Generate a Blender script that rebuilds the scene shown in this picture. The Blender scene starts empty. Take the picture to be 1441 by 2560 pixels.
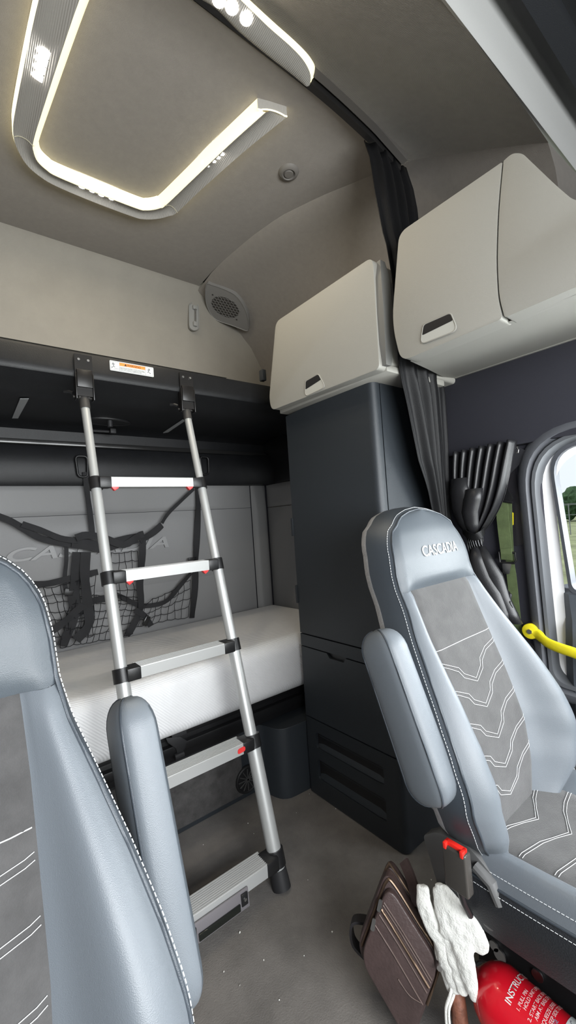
import bpy, bmesh, math, random
from math import sin, cos, pi, radians, sqrt, exp, atan2, hypot
from mathutils import Vector as V, Matrix, Euler
random.seed(7)
S = bpy.context.scene
COL = S.collection
# ------------------------------------------------------------------ measured view (metres)
CAM = V((0, 0, 1.2)); FPX = 1050.2
_y, _p, _r = radians(38.435), radians(1.176), radians(-3.9)
FW = V((sin(_y)*cos(_p), cos(_y)*cos(_p), sin(_p)))
_rt = V((cos(_y), -sin(_y), 0)); _up = _rt.cross(FW)
RT = _rt*cos(_r) + _up*sin(_r); UP = -_rt*sin(_r) + _up*cos(_r)
def ray(px, py): return FW + RT*((px-720.5)/FPX) - UP*((py-1280)/FPX)
def onx(px, py, x): d = ray(px, py); return CAM + d*((x-CAM.x)/d.x)
def ony(px, py, y): d = ray(px, py); return CAM + d*((y-CAM.y)/d.y)
def onz(px, py, z): d = ray(px, py); return CAM + d*((z-CAM.z)/d.z)
def onp(px, py, p0, n): d = ray(px, py); return CAM + d*((V(p0)-CAM).dot(V(n))/d.dot(V(n)))
# ------------------------------------------------------------------ materials
MATS = {}
def mat(name, col, rough=.6, metal=0., bump=0., bscale=300., var=0., vscale=8., kind='noise', coat=0., emit=None, estr=0., trans=0., sheen=0., spec=None, aniso=None):
    if name in MATS: return MATS[name]
    m = bpy.data.materials.new(name); m.use_nodes = True
    nt = m.node_tree; N = nt.nodes; L = nt.links
    b = N['Principled BSDF']
    b.inputs['Base Color'].default_value = (*col, 1)
    b.inputs['Roughness'].default_value = rough
    b.inputs['Metallic'].default_value = metal
    b.inputs['Coat Weight'].default_value = coat
    b.inputs['Sheen Weight'].default_value = sheen
    b.inputs['Transmission Weight'].default_value = trans
    if spec is not None: b.inputs['Specular IOR Level'].default_value = spec
    if emit:
        b.inputs['Emission Color'].default_value = (*emit, 1); b.inputs['Emission Strength'].default_value = estr
    tc = N.new('ShaderNodeTexCoord')
    if var > 0:
        n = N.new('ShaderNodeTexNoise'); n.inputs['Scale'].default_value = vscale; n.inputs['Detail'].default_value = 5; n.inputs['Roughness'].default_value = .65
        L.new(tc.outputs['Object'], n.inputs['Vector'])
        r = N.new('ShaderNodeValToRGB')
        r.color_ramp.elements[0].position = .3; r.color_ramp.elements[1].position = .7
        r.color_ramp.elements[0].color = (*[c*(1-var) for c in col], 1)
        r.color_ramp.elements[1].color = (*[min(1, c*(1+var)) for c in col], 1)
        L.new(n.outputs['Fac'], r.inputs['Fac']); L.new(r.outputs['Color'], b.inputs['Base Color'])
    if bump > 0:
        bp = N.new('ShaderNodeBump'); bp.inputs['Strength'].default_value = bump; bp.inputs['Distance'].default_value = .002
        if kind == 'noise':
            t = N.new('ShaderNodeTexNoise'); t.inputs['Scale'].default_value = bscale; t.inputs['Detail'].default_value = 3; o = t.outputs['Fac']
        elif kind == 'voronoi':
            t = N.new('ShaderNodeTexVoronoi'); t.inputs['Scale'].default_value = bscale; o = t.outputs['Distance']
        else:
            t = N.new('ShaderNodeTexWave'); t.inputs['Scale'].default_value = bscale; t.bands_direction = kind; o = t.outputs['Fac']
        L.new(tc.outputs['Object'], t.inputs['Vector']); L.new(o, bp.inputs['Height']); L.new(bp.outputs['Normal'], b.inputs['Normal'])
    MATS[name] = m; return m
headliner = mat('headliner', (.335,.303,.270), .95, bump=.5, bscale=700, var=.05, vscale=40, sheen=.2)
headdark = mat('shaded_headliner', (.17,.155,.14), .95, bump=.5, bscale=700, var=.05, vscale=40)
ribliner = mat('ribbed_headliner', (.34,.315,.285), .95, bump=.8, bscale=120, kind='DIAGONAL', var=.05, vscale=30)
beige = mat('beige_vinyl', (.335,.31,.27), .7, bump=.3, bscale=500, var=.06, vscale=6)
cabcream = mat('cream_plastic', (.345,.335,.305), .55, bump=.25, bscale=600)
greyplas = mat('grey_plastic', (.36,.355,.34), .55, bump=.2, bscale=600)
charcoal = mat('charcoal_plastic', (.025,.030,.036), .44, bump=.35, bscale=650)
blackpl = mat('black_plastic', (.012,.012,.013), .38, bump=.15, bscale=500)
bunkpl = mat('bunk_plastic', (.012,.0125,.014), .42, bump=.25, bscale=400, var=.15, vscale=20, spec=.3)
darkfab = mat('dark_trim_fabric', (.036,.036,.048), .9, bump=.5, bscale=800)
trimgrey = mat('door_trim_grey', (.11,.115,.13), .55, bump=.3, bscale=500)
rubber = mat('rubber', (.02,.02,.022), .6)
alu = mat('aluminium', (.56,.57,.565), .42, metal=.5, bump=.05, bscale=200)
alurung = mat('rung_aluminium', (.50,.505,.50), .45, metal=.35)
steel = mat('steel', (.6,.6,.6), .3, metal=1.)
leather = mat('grey_leather', (.140,.157,.176), .40, bump=.16, bscale=900, kind='voronoi', spec=.5)
leatherd = mat('dark_leather', (.050,.060,.073), .40, bump=.16, bscale=900, kind='voronoi')
suede = mat('grey_suede', (.064,.062,.062), .95, bump=.5, bscale=500, var=.22, vscale=22, sheen=.3)
thread = mat('white_thread', (.72,.74,.75), .7)
fuzz = mat('grey_fleece', (.30,.30,.31), .98, bump=1., bscale=250, var=.2, vscale=60, sheen=.5)
mattressm = mat('white_mattress_fabric', (.86,.86,.87), .9, bump=.5, bscale=55, kind='DIAGONAL', var=.02, vscale=30)
padm = mat('grey_padded_vinyl', (.27,.27,.272), .6, bump=.4, bscale=500)
floorm = mat('grey_floor_mat', (.145,.135,.126), .8, bump=.6, bscale=260, var=.28, vscale=5)
carpetm = mat('charcoal_carpet', (.065,.062,.061), .98, bump=.9, bscale=350, var=.35, vscale=25)
redp = mat('red_plastic', (.80,.05,.05), .35)
yellow = mat('yellow_paint', (.88,.74,.02), .35, coat=.3)
webm = mat('black_webbing', (.018,.018,.020), .75, bump=.6, bscale=600)
cordm = mat('black_cord', (.012,.012,.014), .7)
glossblk = mat('black_leatherette', (.018,.018,.020), .34, bump=.25, bscale=500)
curtm = mat('grey_curtain_fabric', (.008,.008,.009), .52, spec=.28, bump=.4, bscale=600)
whitep = mat('white_paint', (.80,.80,.80), .35)
stick = mat('white_sticker', (.75,.77,.76), .4)
orange = mat('orange_ink', (.85,.28,.05), .5)
ink = mat('black_ink', (.02,.02,.02), .6)
greenweb = mat('green_webbing', (.10,.135,.055), .7, bump=.5, bscale=500, var=.2, vscale=25)
brownl = mat('brown_leather', (.060,.040,.038), .42, bump=.45, bscale=160, kind='noise', var=.2, vscale=12)
glovem = mat('white_cotton', (.80,.80,.76), .95, bump=.9, bscale=260, sheen=.3)
extred = mat('extinguisher_red', (.62,.008,.02), .22, coat=.5)
gold = mat('brass_zip', (.20,.14,.10), .4, metal=.9)
lens = mat('ribbed_lens', (.48,.455,.42), .35, bump=.6, bscale=60, kind='X')
glow = mat('glowing_light_strip', (.9,.86,.6), .5, emit=(1.,.88,.50), estr=1.2)
glow2 = mat('glowing_edge', (.9,.86,.6), .5, emit=(1.,.90,.55), estr=1.6)
ledm = mat('lit_led', (1,1,1), .5, emit=(1,.97,.9), estr=14)
tapem = mat('grey_tape', (.33,.34,.35), .5)
# ------------------------------------------------------------------ objects
def tag(o, label=None, cat=None, group=None, kind=None):
    if label: o['label'] = label
    if cat: o['category'] = cat
    if group: o['group'] = group
    if kind: o['kind'] = kind
    return o
def root_loc(p):
    while p.parent: p = p.parent
    return V(p.location)
def empty(name, loc, label, cat, group=None):
    o = bpy.data.objects.new(name, None); COL.objects.link(o); o.location = V(loc); o.empty_display_size = .05
    return tag(o, label, cat, group)
def link(name, bm, m, parent=None, smooth=35, origin=None, mods=()):
    me = bpy.data.meshes.new(name)
    bmesh.ops.remove_doubles(bm, verts=bm.verts, dist=1e-6)
    bm.normal_update()
    if parent is not None: off = root_loc(parent)
    elif origin is not None: off = V(origin)
    else:
        xs = [v.co for v in bm.verts]
        off = V(((min(c.x for c in xs)+max(c.x for c in xs))/2, (min(c.y for c in xs)+max(c.y for c in xs))/2, min(c.z for c in xs)))
    bmesh.ops.translate(bm, verts=bm.verts, vec=-off)
    bm.to_mesh(me); bm.free()
    for mm in (m if isinstance(m, (list, tuple)) else [m]): me.materials.append(mm)
    if smooth:
        for p in me.polygons: p.use_smooth = True
        me.set_sharp_from_angle(angle=radians(smooth))
    o = bpy.data.objects.new(name, me); COL.objects.link(o)
    if parent is None: o.location = off
    else: o.parent = parent
    for t, kw in mods:
        md = o.modifiers.new(t.lower(), t)
        for k, v in kw.items(): setattr(md, k, v)
    return o
SUB = lambda n=1: ('SUBSURF', dict(levels=n, render_levels=n))
SOL = lambda t, off=0.: ('SOLIDIFY', dict(thickness=t, offset=off))
BEV = lambda w, n=3: ('BEVEL', dict(width=w, segments=n, limit_method='ANGLE', angle_limit=radians(40)))
def NB(): return bmesh.new()
def fc(bm, vs, mi=0):
    try:
        f = bm.faces.new(vs); f.material_index = mi; return f
    except ValueError: return None
def box(bm, lo, hi, bev=0., seg=2, mi=0):
    t = bmesh.new()
    bmesh.ops.create_cube(t, size=1)
    for v in t.verts: v.co = V([lo[i] + (v.co[i]+.5)*(hi[i]-lo[i]) for i in range(3)])
    if bev: bmesh.ops.bevel(t, geom=list(t.edges), offset=bev, segments=seg, profile=.5, affect='EDGES')
    merge(bm, t, mi=mi)
def merge(bm, t, M=None, mi=0):
    mp = {}
    for v in t.verts: mp[v] = bm.verts.new(M @ v.co if M is not None else v.co)
    for f in t.faces: fc(bm, [mp[v] for v in f.verts], mi)
    t.free()
def obox(bm, c, ax, ay, az, h, bev=0., seg=2, mi=0):
    """oriented box: centre, three axes, half sizes"""
    t = bmesh.new(); bmesh.ops.create_cube(t, size=2)
    for v in t.verts: v.co = V((v.co.x*h[0], v.co.y*h[1], v.co.z*h[2]))
    if bev: bmesh.ops.bevel(t, geom=list(t.edges), offset=bev, segments=seg, profile=.5, affect='EDGES')
    ax, ay, az = [V(a).normalized() for a in (ax, ay, az)]
    M = Matrix.Translation(V(c)) @ Matrix((ax, ay, az)).transposed().to_4x4()
    merge(bm, t, M, mi)
def frames(pts, closed=False, up=None):
    n = len(pts); out = []; prev = None
    for i in range(n):
        a = pts[(i-1) % n] if (closed or i > 0) else pts[i]
        b = pts[(i+1) % n] if (closed or i < n-1) else pts[i]
        t = (b-a).normalized() if (b-a).length > 1e-9 else V((0, 0, 1))
        ref = V(up) if up is not None else (prev if prev is not None else (V((0, 0, 1)) if abs(t.z) < .9 else V((1, 0, 0))))
        nrm = ref - t*ref.dot(t)
        nrm = nrm.normalized() if nrm.length > 1e-6 else V((1, 0, 0)); prev = nrm
        out.append((pts[i], t, nrm, t.cross(nrm)))
    return out
def tube(bm, pts, r, seg=8, caps=True, closed=False, mi=0):
    pts = [V(p) for p in pts]; rr = r if isinstance(r, (list, tuple)) else [r]*len(pts)
    rings = []
    for (p, t, n, b), q in zip(frames(pts, closed), rr):
        rings.append([bm.verts.new(p + (n*cos(2*pi*k/seg) + b*sin(2*pi*k/seg))*q) for k in range(seg)])
    m = len(rings)
    for i in range(m if closed else m-1):
        A, B = rings[i], rings[(i+1) % m]
        for k in range(seg): fc(bm, [A[k], A[(k+1) % seg], B[(k+1) % seg], B[k]], mi)
    if caps and not closed: fc(bm, rings[0][::-1], mi); fc(bm, rings[-1], mi)
def sweep(bm, pts, prof, up=None, closed=False, caps=True, mi=0, scale=None):
    """prof: list of (a,b) closed polygon; a along normal, b along binormal"""
    pts = [V(p) for p in pts]; rings = []
    for i, (p, t, n, b) in enumerate(frames(pts, closed, up)):
        s = scale[i] if scale else 1
        rings.append([bm.verts.new(p + n*(x*s) + b*(y*s)) for x, y in prof])
    m, k = len(rings), len(prof)
    for i in range(m if closed else m-1):
        A, B = rings[i], rings[(i+1) % m]
        for j in range(k): fc(bm, [A[j], A[(j+1) % k], B[(j+1) % k], B[j]], mi)
    if caps and not closed: fc(bm, rings[0][::-1], mi); fc(bm, rings[-1], mi)
def grid(bm, rows, mi=0, wrap=False):
    vr = [[bm.verts.new(V(p)) for p in r] for r in rows]
    for i in range(len(vr)-1):
        n = len(vr[i])
        for j in range(n if wrap else n-1):
            a, b, c, d = vr[i][j], vr[i][(j+1) % n], vr[i+1][(j+1) % n], vr[i+1][j]
            fc(bm, [a, b, c, d], mi)
    return vr
def prism(bm, poly, d, bev=0., seg=2, mi=0):
    """poly: planar 3D points, extruded by vector d"""
    t = bmesh.new(); d = V(d)
    A = [t.verts.new(V(p)) for p in poly]; B = [t.verts.new(V(p)+d) for p in poly]; n = len(poly)
    t.faces.new(A[::-1]); t.faces.new(B)
    for i in range(n): t.faces.new([A[i], A[(i+1) % n], B[(i+1) % n], B[i]])
    bmesh.ops.recalc_face_normals(t, faces=t.faces)
    if bev: bmesh.ops.bevel(t, geom=list(t.edges), offset=bev, segments=seg, profile=.5, affect='EDGES', clamp_overlap=True)
    merge(bm, t, mi=mi)
def cyl(bm, p0, p1, r, seg=20, r1=None, mi=0): tube(bm, [V(p0), V(p1)], [r, r if r1 is None else r1], seg, mi=mi)
def disc(bm, c, n, rx, ry=None, seg=24, up=(0, 0, 1), mi=0):
    c, n = V(c), V(n).normalized(); u = (V(up)-n*V(up).dot(n)).normalized(); w = u.cross(n); ry = ry or rx
    fc(bm, [bm.verts.new(c + w*rx*cos(2*pi*k/seg) + u*ry*sin(2*pi*k/seg)) for k in range(seg)], mi)
def rpoly(pts, rad, n=5):
    """round the corners of a 3D/2D polygon"""
    out = []; m = len(pts); pts = [V(p) for p in pts]
    for i in range(m):
        p, a, b = pts[i], pts[i-1], pts[(i+1) % m]
        r = rad[i] if isinstance(rad, (list, tuple)) else rad
        if r <= 0: out.append(p); continue
        da, db = (a-p), (b-p); r_ = min(r, da.length*.48, db.length*.48)
        s, e = p + da.normalized()*r_, p + db.normalized()*r_
        for k in range(n+1):
            t = k/n; out.append(s*(1-t)**2 + p*2*t*(1-t) + e*t*t)
    return out
def spline(pts, n=8, closed=False):
    pts = [V(p) for p in pts]; out = []; m = len(pts)
    rng = range(m) if closed else range(m-1)
    for i in rng:
        g = (lambda k: pts[k % m]) if closed else (lambda k: pts[max(0, min(m-1, k))])
        p0, p1, p2, p3 = g(i-1), g(i), g(i+1), g(i+2)
        for k in range(n):
            t = k/n
            out.append(.5*((2*p1) + (p2-p0)*t + (2*p0-5*p1+4*p2-p3)*t*t + (3*p1-p0-3*p2+p3)*t**3))
    if not closed: out.append(pts[-1])
    return out
def interp(tab, x):
    if x <= tab[0][0]: return tab[0][1]
    for (a, va), (b, vb) in zip(tab, tab[1:]):
        if x <= b:
            t = (x-a)/(b-a) if b > a else 0
            return va + (vb-va)*t
    return tab[-1][1]
def cut(o, bm):
    """boolean-subtract bm (world coords) from object o, applied at once"""
    c = link('cutter', bm, rubber, None, smooth=0)
    bpy.context.view_layer.update()
    md = o.modifiers.new('cut', 'BOOLEAN'); md.object = c; md.operation = 'DIFFERENCE'; md.solver = 'EXACT'
    dg = bpy.context.evaluated_depsgraph_get()
    me = bpy.data.meshes.new_from_object(o.evaluated_get(dg))
    o.modifiers.clear(); o.data = me
    bpy.data.objects.remove(c)
    for p in me.polygons: p.use_smooth = True
    me.set_sharp_from_angle(angle=radians(30))
def text(name, s, p, ex, ey, size, m, parent=None, depth=.001, shear=0., spacing=1., align='LEFT', bold=0., label=None, fit=None):
    cu = bpy.data.curves.new(name, 'FONT'); cu.body = s; cu.size = size; cu.extrude = depth/2; cu.shear = shear; cu.space_character = spacing; cu.align_x = align; cu.offset = bold
    t = bpy.data.objects.new(name, cu); COL.objects.link(t)
    dg = bpy.context.evaluated_depsgraph_get()
    me = bpy.data.meshes.new_from_object(t.evaluated_get(dg)); bpy.data.objects.remove(t)
    ex = V(ex).normalized(); ey = V(ey); ey = (ey-ex*ey.dot(ex)).normalized(); ez = ex.cross(ey)
    sx = 1.
    if fit:
        xs = [v.co.x for v in me.vertices]; sx = fit/(max(xs)-min(xs))
    off = root_loc(parent) if parent else V(p)
    for v in me.vertices: v.co = V(p) + ex*v.co.x*sx + ey*v.co.y + ez*v.co.z - off
    me.materials.clear(); me.materials.append(m)
    o = bpy.data.objects.new(name, me); COL.objects.link(o)
    if parent: o.parent = parent
    else: o.location = off
    return o
def hit(px, py, back=0.):
    """point on the shell seen at a measured direction, pulled back by some metres"""
    bpy.context.view_layer.update()
    d = ray(px, py).normalized()
    ok, loc, *_ = S.ray_cast(bpy.context.evaluated_depsgraph_get(), CAM, d)
    return V(loc)-d*back
def copy_tree(o, parent=None, dx=V((0, 0, 0))):
    c = o.copy(); COL.objects.link(c)
    if parent is not None: c.parent = parent
    else: c.location = V(o.location) + dx
    for ch in list(o.children): copy_tree(ch, c)
    return c
def st(name, bm, m, **k):
    return tag(link(name, bm, m, **k), kind='structure')
# ================================================================== the cab and sleeper shell
CX = .495                                   # centre line of the truck
bm = NB(); box(bm, (-1.2, -.9, -.06), (2.0, 2.6, 0)); st('floor', bm, floorm)
# sleeper ceiling with flaring edge
EDGE = [(.93, 1.46), (1.077, 1.40), (1.267, 1.303), (1.457, 1.228), (1.64, 1.194), (1.87, 1.172), (2.0, 1.168), (2.2, 1.185)]
def half(sg, f): return lambda x: CX + sg*(x-CX)
rows = []
ys = [.93+.0635*i for i in range(21)]
for y in ys:
    e = interp(EDGE, y); row = []
    for k in range(-10, 11):
        x = CX + (e-CX)*k/10
        z = 2.60 + .02*max(0, (y-1.9)/.3)**2
        if y < 1.02: z -= .035*(1-(y-.93)/.09)
        row.append((x, y, z))
    rows.append(row)
bm = NB(); grid(bm, rows)
for y in ():
    pass
st('ceiling', bm, headliner, smooth=60)
# side coves (from ceiling edge down to the side wall), both sides
COVE = [(0., 0., 0.), (.02, .008, .3), (.10, .03, 0), (.3, .07, 0), (.55, .14, 0), (.78, .25, 0), (.93, .38, 0), (1., .52, 0), (1., .9, 0)]
for sg, nm in ((1, 'right'), (-1, 'left')):
    rows = []
    for y in ys + [2.36]:
        e = interp(EDGE, y); row = []
        for a, dz, _ in COVE:
            x = e + (1.68-e)*a
            row.append((CX + sg*(x-CX), y, 2.60-dz))
        row.append((CX+sg*(1.68-CX), y, 0))
        rows.append(row)
    bm = NB(); grid(bm, rows)
    st('wall_'+nm, bm, headliner, smooth=60)
# rear wall: beige vinyl above the bunk, leaning in towards the ceiling
PROF = [(2.17, 2.635), (2.185, 2.628), (2.215, 2.59), (2.245, 2.50), (2.275, 2.35), (2.30, 2.15), (2.32, 1.95), (2.33, 1.75)]
rows = []
for k in range(25):
    x = -.75 + 2.49*k/24; f = max(0, abs(x-CX)-.85)/.34
    rows.append([(x, y - .05*min(1, f)**2*(1 if z > 1.7 else 0) + (.0 if z < 2.6 else -.0), z) for y, z in PROF])
bm = NB(); grid(bm, rows); st('wall_rear', bm, beige, smooth=60)
bm = NB(); box(bm, (-.75, 2.33, 0), (1.74, 2.36, 1.752)); st('wall_rear_lower', bm, darkfab)
bm = NB(); box(bm, (-.80, .95, 2.66), (1.80, 2.45, 2.70)); st('ceiling_leak_blocker', bm, darkfab)  # unseen slab added over the ceiling to block light leaks
bm = NB(); box(bm, (-.80, 2.37, 0), (1.80, 2.42, 2.66)); st('wall_rear_leak_blocker', bm, darkfab)  # unseen slab added behind the rear wall to stop light leaking in
# cab roof, sloping down to the front
bm = NB(); rows = []
for y, z in ((.96, 2.60), (.90, 2.59), (.80, 2.545), (.70, 2.49), (.60, 2.435), (.52, 2.39), (.456, 2.352)):
    e = interp([(.44, 1.50), (.74, 1.47), (.97, 1.43)], y)
    rows.append([(CX+(e-CX)*k/10, y, z-.03*(abs(k)/10)**3) for k in range(-10, 11)])
grid(bm, rows); st('ceiling_cab', bm, ribliner, smooth=60)
for sg, nm in ((1, 'right'), (-1, 'left')):
    bm = NB(); rows = []
    for y, z in ((.96, 2.60), (.90, 2.59), (.80, 2.545), (.70, 2.49), (.60, 2.435), (.52, 2.39), (.458, 2.354), (.452, 2.37), (.2, 2.37), (-.3, 2.3)):
        e = interp([(.44, 1.50), (.74, 1.47), (.97, 1.43)], y) if y > .455 else 1.84
        z -= .03
        rows.append([(CX+sg*(xx-CX), y, zz) for xx, zz in (((e, z), (e+.012, z-.01), (e+.05, z-.06), (1.57, z-.16), (1.61, z-.3), (1.62, 1.74)) if y > .455 else ((1.84, z), (1.84, z-.02), (1.83, z-.08), (1.80, z-.2), (1.72, z-.4), (1.62, 1.74)))])
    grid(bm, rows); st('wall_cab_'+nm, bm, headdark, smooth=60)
# transverse beam at the front of the roof and the dark recess in front of it
bm = NB()
rows = []
for x, zr in ((-.6, 2.352), (0, 2.352), (.5, 2.352), (1.0, 2.352), (1.40, 2.352), (1.60, 2.352), (1.70, 2.352), (1.84, 2.352)):
    dz = zr-2.352
    rows.append([(x+.012*k*min(1, -dz*8), y+.392*dz, z+dz) for k, (y, z) in enumerate(((.50, 2.42), (.475, 2.375), (.462, 2.352), (.455, 2.347), (.450, 2.352), (.440, 2.38), (.428, 2.41), (.415, 2.445), (.40, 2.47), (.36, 2.50)))])
grid(bm, rows); st('trim_1', bm, mat('roof_beam_grey', (.40, .40, .395), .8, bump=.3, bscale=500), smooth=60)
bm = NB()
grid(bm, [[(x, .37, 2.49), (x, .30, 2.52), (x, .12, 2.48), (x, .02, 2.30), (x, -.45, 2.0), (x, -.8, 1.9)] for x in (-.65, 0, .7, 1.2, 1.84)])
st('ceiling_front', bm, mat('black_roof_felt', (.012, .013, .015), .9, bump=.4, bscale=500), smooth=60)
bm = NB(); sweep(bm, [V((x, .345, 2.42)) for x in (-.6, .5, 1.3, 1.84)], [(-.03, -.02), (.03, -.02), (.035, .02), (-.025, .025)], up=(0, 0, 1))
st('trim_2', bm, mat('dark_roof_rail', (.022, .024, .028), .6, bump=.3, bscale=500), smooth=40)
# curtain track across the roof
bm = NB()
tp = [onz(640, 115, 2.575), onz(785, 208, 2.575), onz(929, 372, 2.57)]
trk = [V((-.45, .915, 2.565)), V((.3, .915, 2.575)), V((.9, .915, 2.575)), V((1.18, .925, 2.57)), V((1.30, .93, 2.555)), V((1.40, .93, 2.53))]
sweep(bm, spline(trk, 5), [(-.016, -.010), (.018, -.010), (.018, -.006), (-.008, -.006), (-.008, .006), (.018, .006), (.018, .010), (-.016, .010)], up=(0, 0, 1))
o = st('trim_3', bm, mat('dark_track', (.016, .015, .015), .5), smooth=30)
bm = NB(); sweep(bm, [p+V((0, -.030, .012)) for p in spline(trk, 5)], [(-.012, -.012), (.02, -.012), (.02, .012), (-.012, .012)], up=(0, 0, 1))
st('trim_4', bm, mat('taupe_track_edge', (.13, .12, .11), .6), smooth=30)
# left cab wall plain
bm = NB(); box(bm, (-.66, -.9, 0), (-.60, .93, 1.76)); st('wall_left_cab', bm, darkfab)
# ------------------------------------------------------------------ right cab wall, door frame and window
WX = 1.60
def yz(pts, x): return [V((x, y, z)) for y, z in pts]
def offs(k):   # rounded opening outline, k = growth
    p = [(.60+k, 1.40+k), (.585+k, .6-k), (-.70-k, .5-k), (-.70-k, 1.40+k)]
    return [(q.x, q.y) for q in rpoly([V((a, b, 0)) for a, b in p], [.17+k*.6, .05, .05, .2], 9)]
def band(bm, k0, k1, x0, x1, dep=None):
    A, B = offs(k0), offs(k1); n = len(A)
    a = [bm.verts.new((x0, y, z)) for y, z in A]; b = [bm.verts.new((x1, y, z)) for y, z in B]
    for i in range(n): fc(bm, [a[i], a[(i+1) % n], b[(i+1) % n], b[i]])
# dark upper fabric panel
bm = NB(); box(bm, (1.585, -.9, 1.415), (1.70, 1.0, 1.76), .006); st('wall_right_upper', bm, darkfab)
# B pillar trim: from the curtain to the door opening
bm = NB(); box(bm, (1.615, .60, 0), (1.70, 1.0, 1.42), .01); st('wall_right_pillar', bm, darkfab)
bm = NB(); band(bm, .075, .060, 1.606, 1.585); band(bm, .060, .040, 1.585, 1.582); band(bm, .040, .030, 1.582, 1.60)
st('trim_5', bm, trimgrey, smooth=50)
bm = NB(); band(bm, .030, .024, 1.60, 1.588); band(bm, .024, .014, 1.588, 1.59); band(bm, .014, .004, 1.59, 1.63)
st('trim_6', bm, mat('door_seal', (.10, .105, .115), .5), smooth=50)
bm = NB(); band(bm, .006, -.004, 1.628, 1.634); band(bm, -.004, -.03, 1.634, 1.64)
st('trim_7', bm, mat('white_door_jamb', (.80, .79, .80), .4), smooth=50)
# the driver's door
DR = tag(bpy.data.objects.new('door_1', None), kind='structure'); COL.objects.link(DR); DR.location = (1.66, 0, .3)
def woff(k):
    p = [(.562-k, 1.385-k), (.528-k, .90+k), (-.60+k, .90+k), (-.60+k, 1.375-k)]
    return [(q.x, q.y) for q in rpoly([V((a, b, 0)) for a, b in p], [.11, .03, .05, .15], 9)]
bm = NB()
A, B, C_, D_ = woff(-.018), woff(-.014), woff(-.003), woff(.0)
for P_, Q_, xa, xb in ((A, B, 1.66, 1.625), (B, C_, 1.625, 1.622), (C_, D_, 1.622, 1.66)):
    a = [bm.verts.new((xa, y, z)) for y, z in P_]; b = [bm.verts.new((xb, y, z)) for y, z in Q_]; n = len(a)
    for i in range(n): fc(bm, [a[i], a[(i+1) % n], b[(i+1) % n], b[i]])
link('window_frame', bm, mat('door_frame_grey', (.10, .105, .12), .45, bump=.2, bscale=500), DR, 50)
bm = NB(); vs = [bm.verts.new((1.672, y, z)) for y, z in woff(-.02)]; fc(bm, vs)
gm = mat('window_glass', (.93, .97, .95), .02, trans=1.); gm.node_tree.nodes['Principled BSDF'].inputs['IOR'].default_value = 1.0
link('window_glass', bm, gm, DR, 0)
# door card: lower body with shelf and armrest bulge
bm = NB()
secs = []
for z, x, yr in ((.05, 1.60, .57), (.45, 1.595, .57), (.60, 1.595, .57), (.70, 1.59, .565), (.74, 1.585, .56), (.775, 1.59, .56), (.80, 1.61, .565), (.855, 1.615, .57), (.885, 1.618, .572), (.90, 1.64, .575), (.905, 1.69, .575)):
    secs.append([(1.70, yr+.005, z), (x+.03, yr, z), (x, yr-.03, z), (x, .3, z), (x, -.2, z), (x, -.7, z)])
grid(bm, secs)
link('door_card', bm, mat('door_card_grey', (.075, .085, .10), .5, bump=.3, bscale=500), DR, 40)
# ================================================================== sleeper furniture
# ---- lower mattress
bm = NB(); box(bm, (-.60, 1.525, .417), (1.640, 2.276, .657), .06, 6)
for v in bm.verts:
    if v.co.z > .6: v.co.z += .008*sin(v.co.x*5)+.006*sin(v.co.y*7+v.co.x*2)
o = tag(link('mattress', bm, mattressm), 'white lower bunk mattress with fine diagonal ribbing', 'mattress')
# ---- bunk base: black rail, box with carpeted panel, round vent, corner bulge
BB = empty('bunk_base', (.2, 1.63, 0), 'black plastic storage base under the white lower mattress', 'bunk base')
bm = NB(); box(bm, (-.60, 1.60, .385), (1.66, 2.30, .414), .004); box(bm, (-.60, 1.575, .335), (1.30, 1.62, .372), .006); box(bm, (-.60, 1.60, .300), (1.3, 1.66, .39), .003)
link('support_rail', bm, blackpl, BB)
bm = NB(); box(bm, (-.60, 1.627, 0), (1.66, 2.30, .31), .01); link('storage_box', bm, charcoal, BB)
bm = NB(); box(bm, (-.45, 1.618, .025), (.935, 1.632, .285), .006); link('carpet_panel', bm, carpetm, BB)
bm = NB()   # bulged corner box beside the wardrobe
pl_ = rpoly([V((.99, 1.63, 0)), V((1.03, 1.60, 0)), V((1.06, 1.49, 0)), V((1.30, 1.47, 0)), V((1.30, 1.63, 0))], [.02, .04, .05, .02, 0], 5)
prism(bm, pl_, (0, 0, .30)); link('corner_box', bm, charcoal, BB, mods=[BEV(.012, 3)])
bm = NB(); c = V((.955, 1.617, .085))
tube(bm, [c+V((cos(a)*.052, 0, sin(a)*.052)) for a in [2*pi*k/32 for k in range(32)]], .007, 8, closed=True)
disc(bm, c+V((0, -.001, 0)), (0, -1, 0), .05)
vn = link('vent', bm, blackpl, BB)
bm = NB()
for k in range(6):
    a = pi*k/6; tube(bm, [c+V((cos(a)*.046, -.004, sin(a)*.046)), c+V((-cos(a)*.046, -.004, -sin(a)*.046))], .003, 6)
link('vent_grille', bm, mat('dark_grey_gloss', (.05, .05, .05), .25), vn)
bm = NB()   # strap with hook hanging over the rail
hp = [ony(a, b, 1.57) for a, b in ((415, 1846), (420, 1858), (440, 1872), (444, 1884), (456, 1888), (462, 1872), (468, 1852), (452, 1842))]
prism(bm, hp, (0, .008, 0), .002); q = ony(448, 1889, 1.57); tube(bm, [q+V((-.018, 0, 0)), q+V((.018, 0, 0))], .012, 10)
link('bunk_strap_hook', bm, rubber, BB)
bm = NB(); q = ony(448, 1836, 1.575); box(bm, q-V((.03, .004, .008)), q+V((.03, .004, .008)), .002); link('strap_tab', bm, webm, BB)
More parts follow.
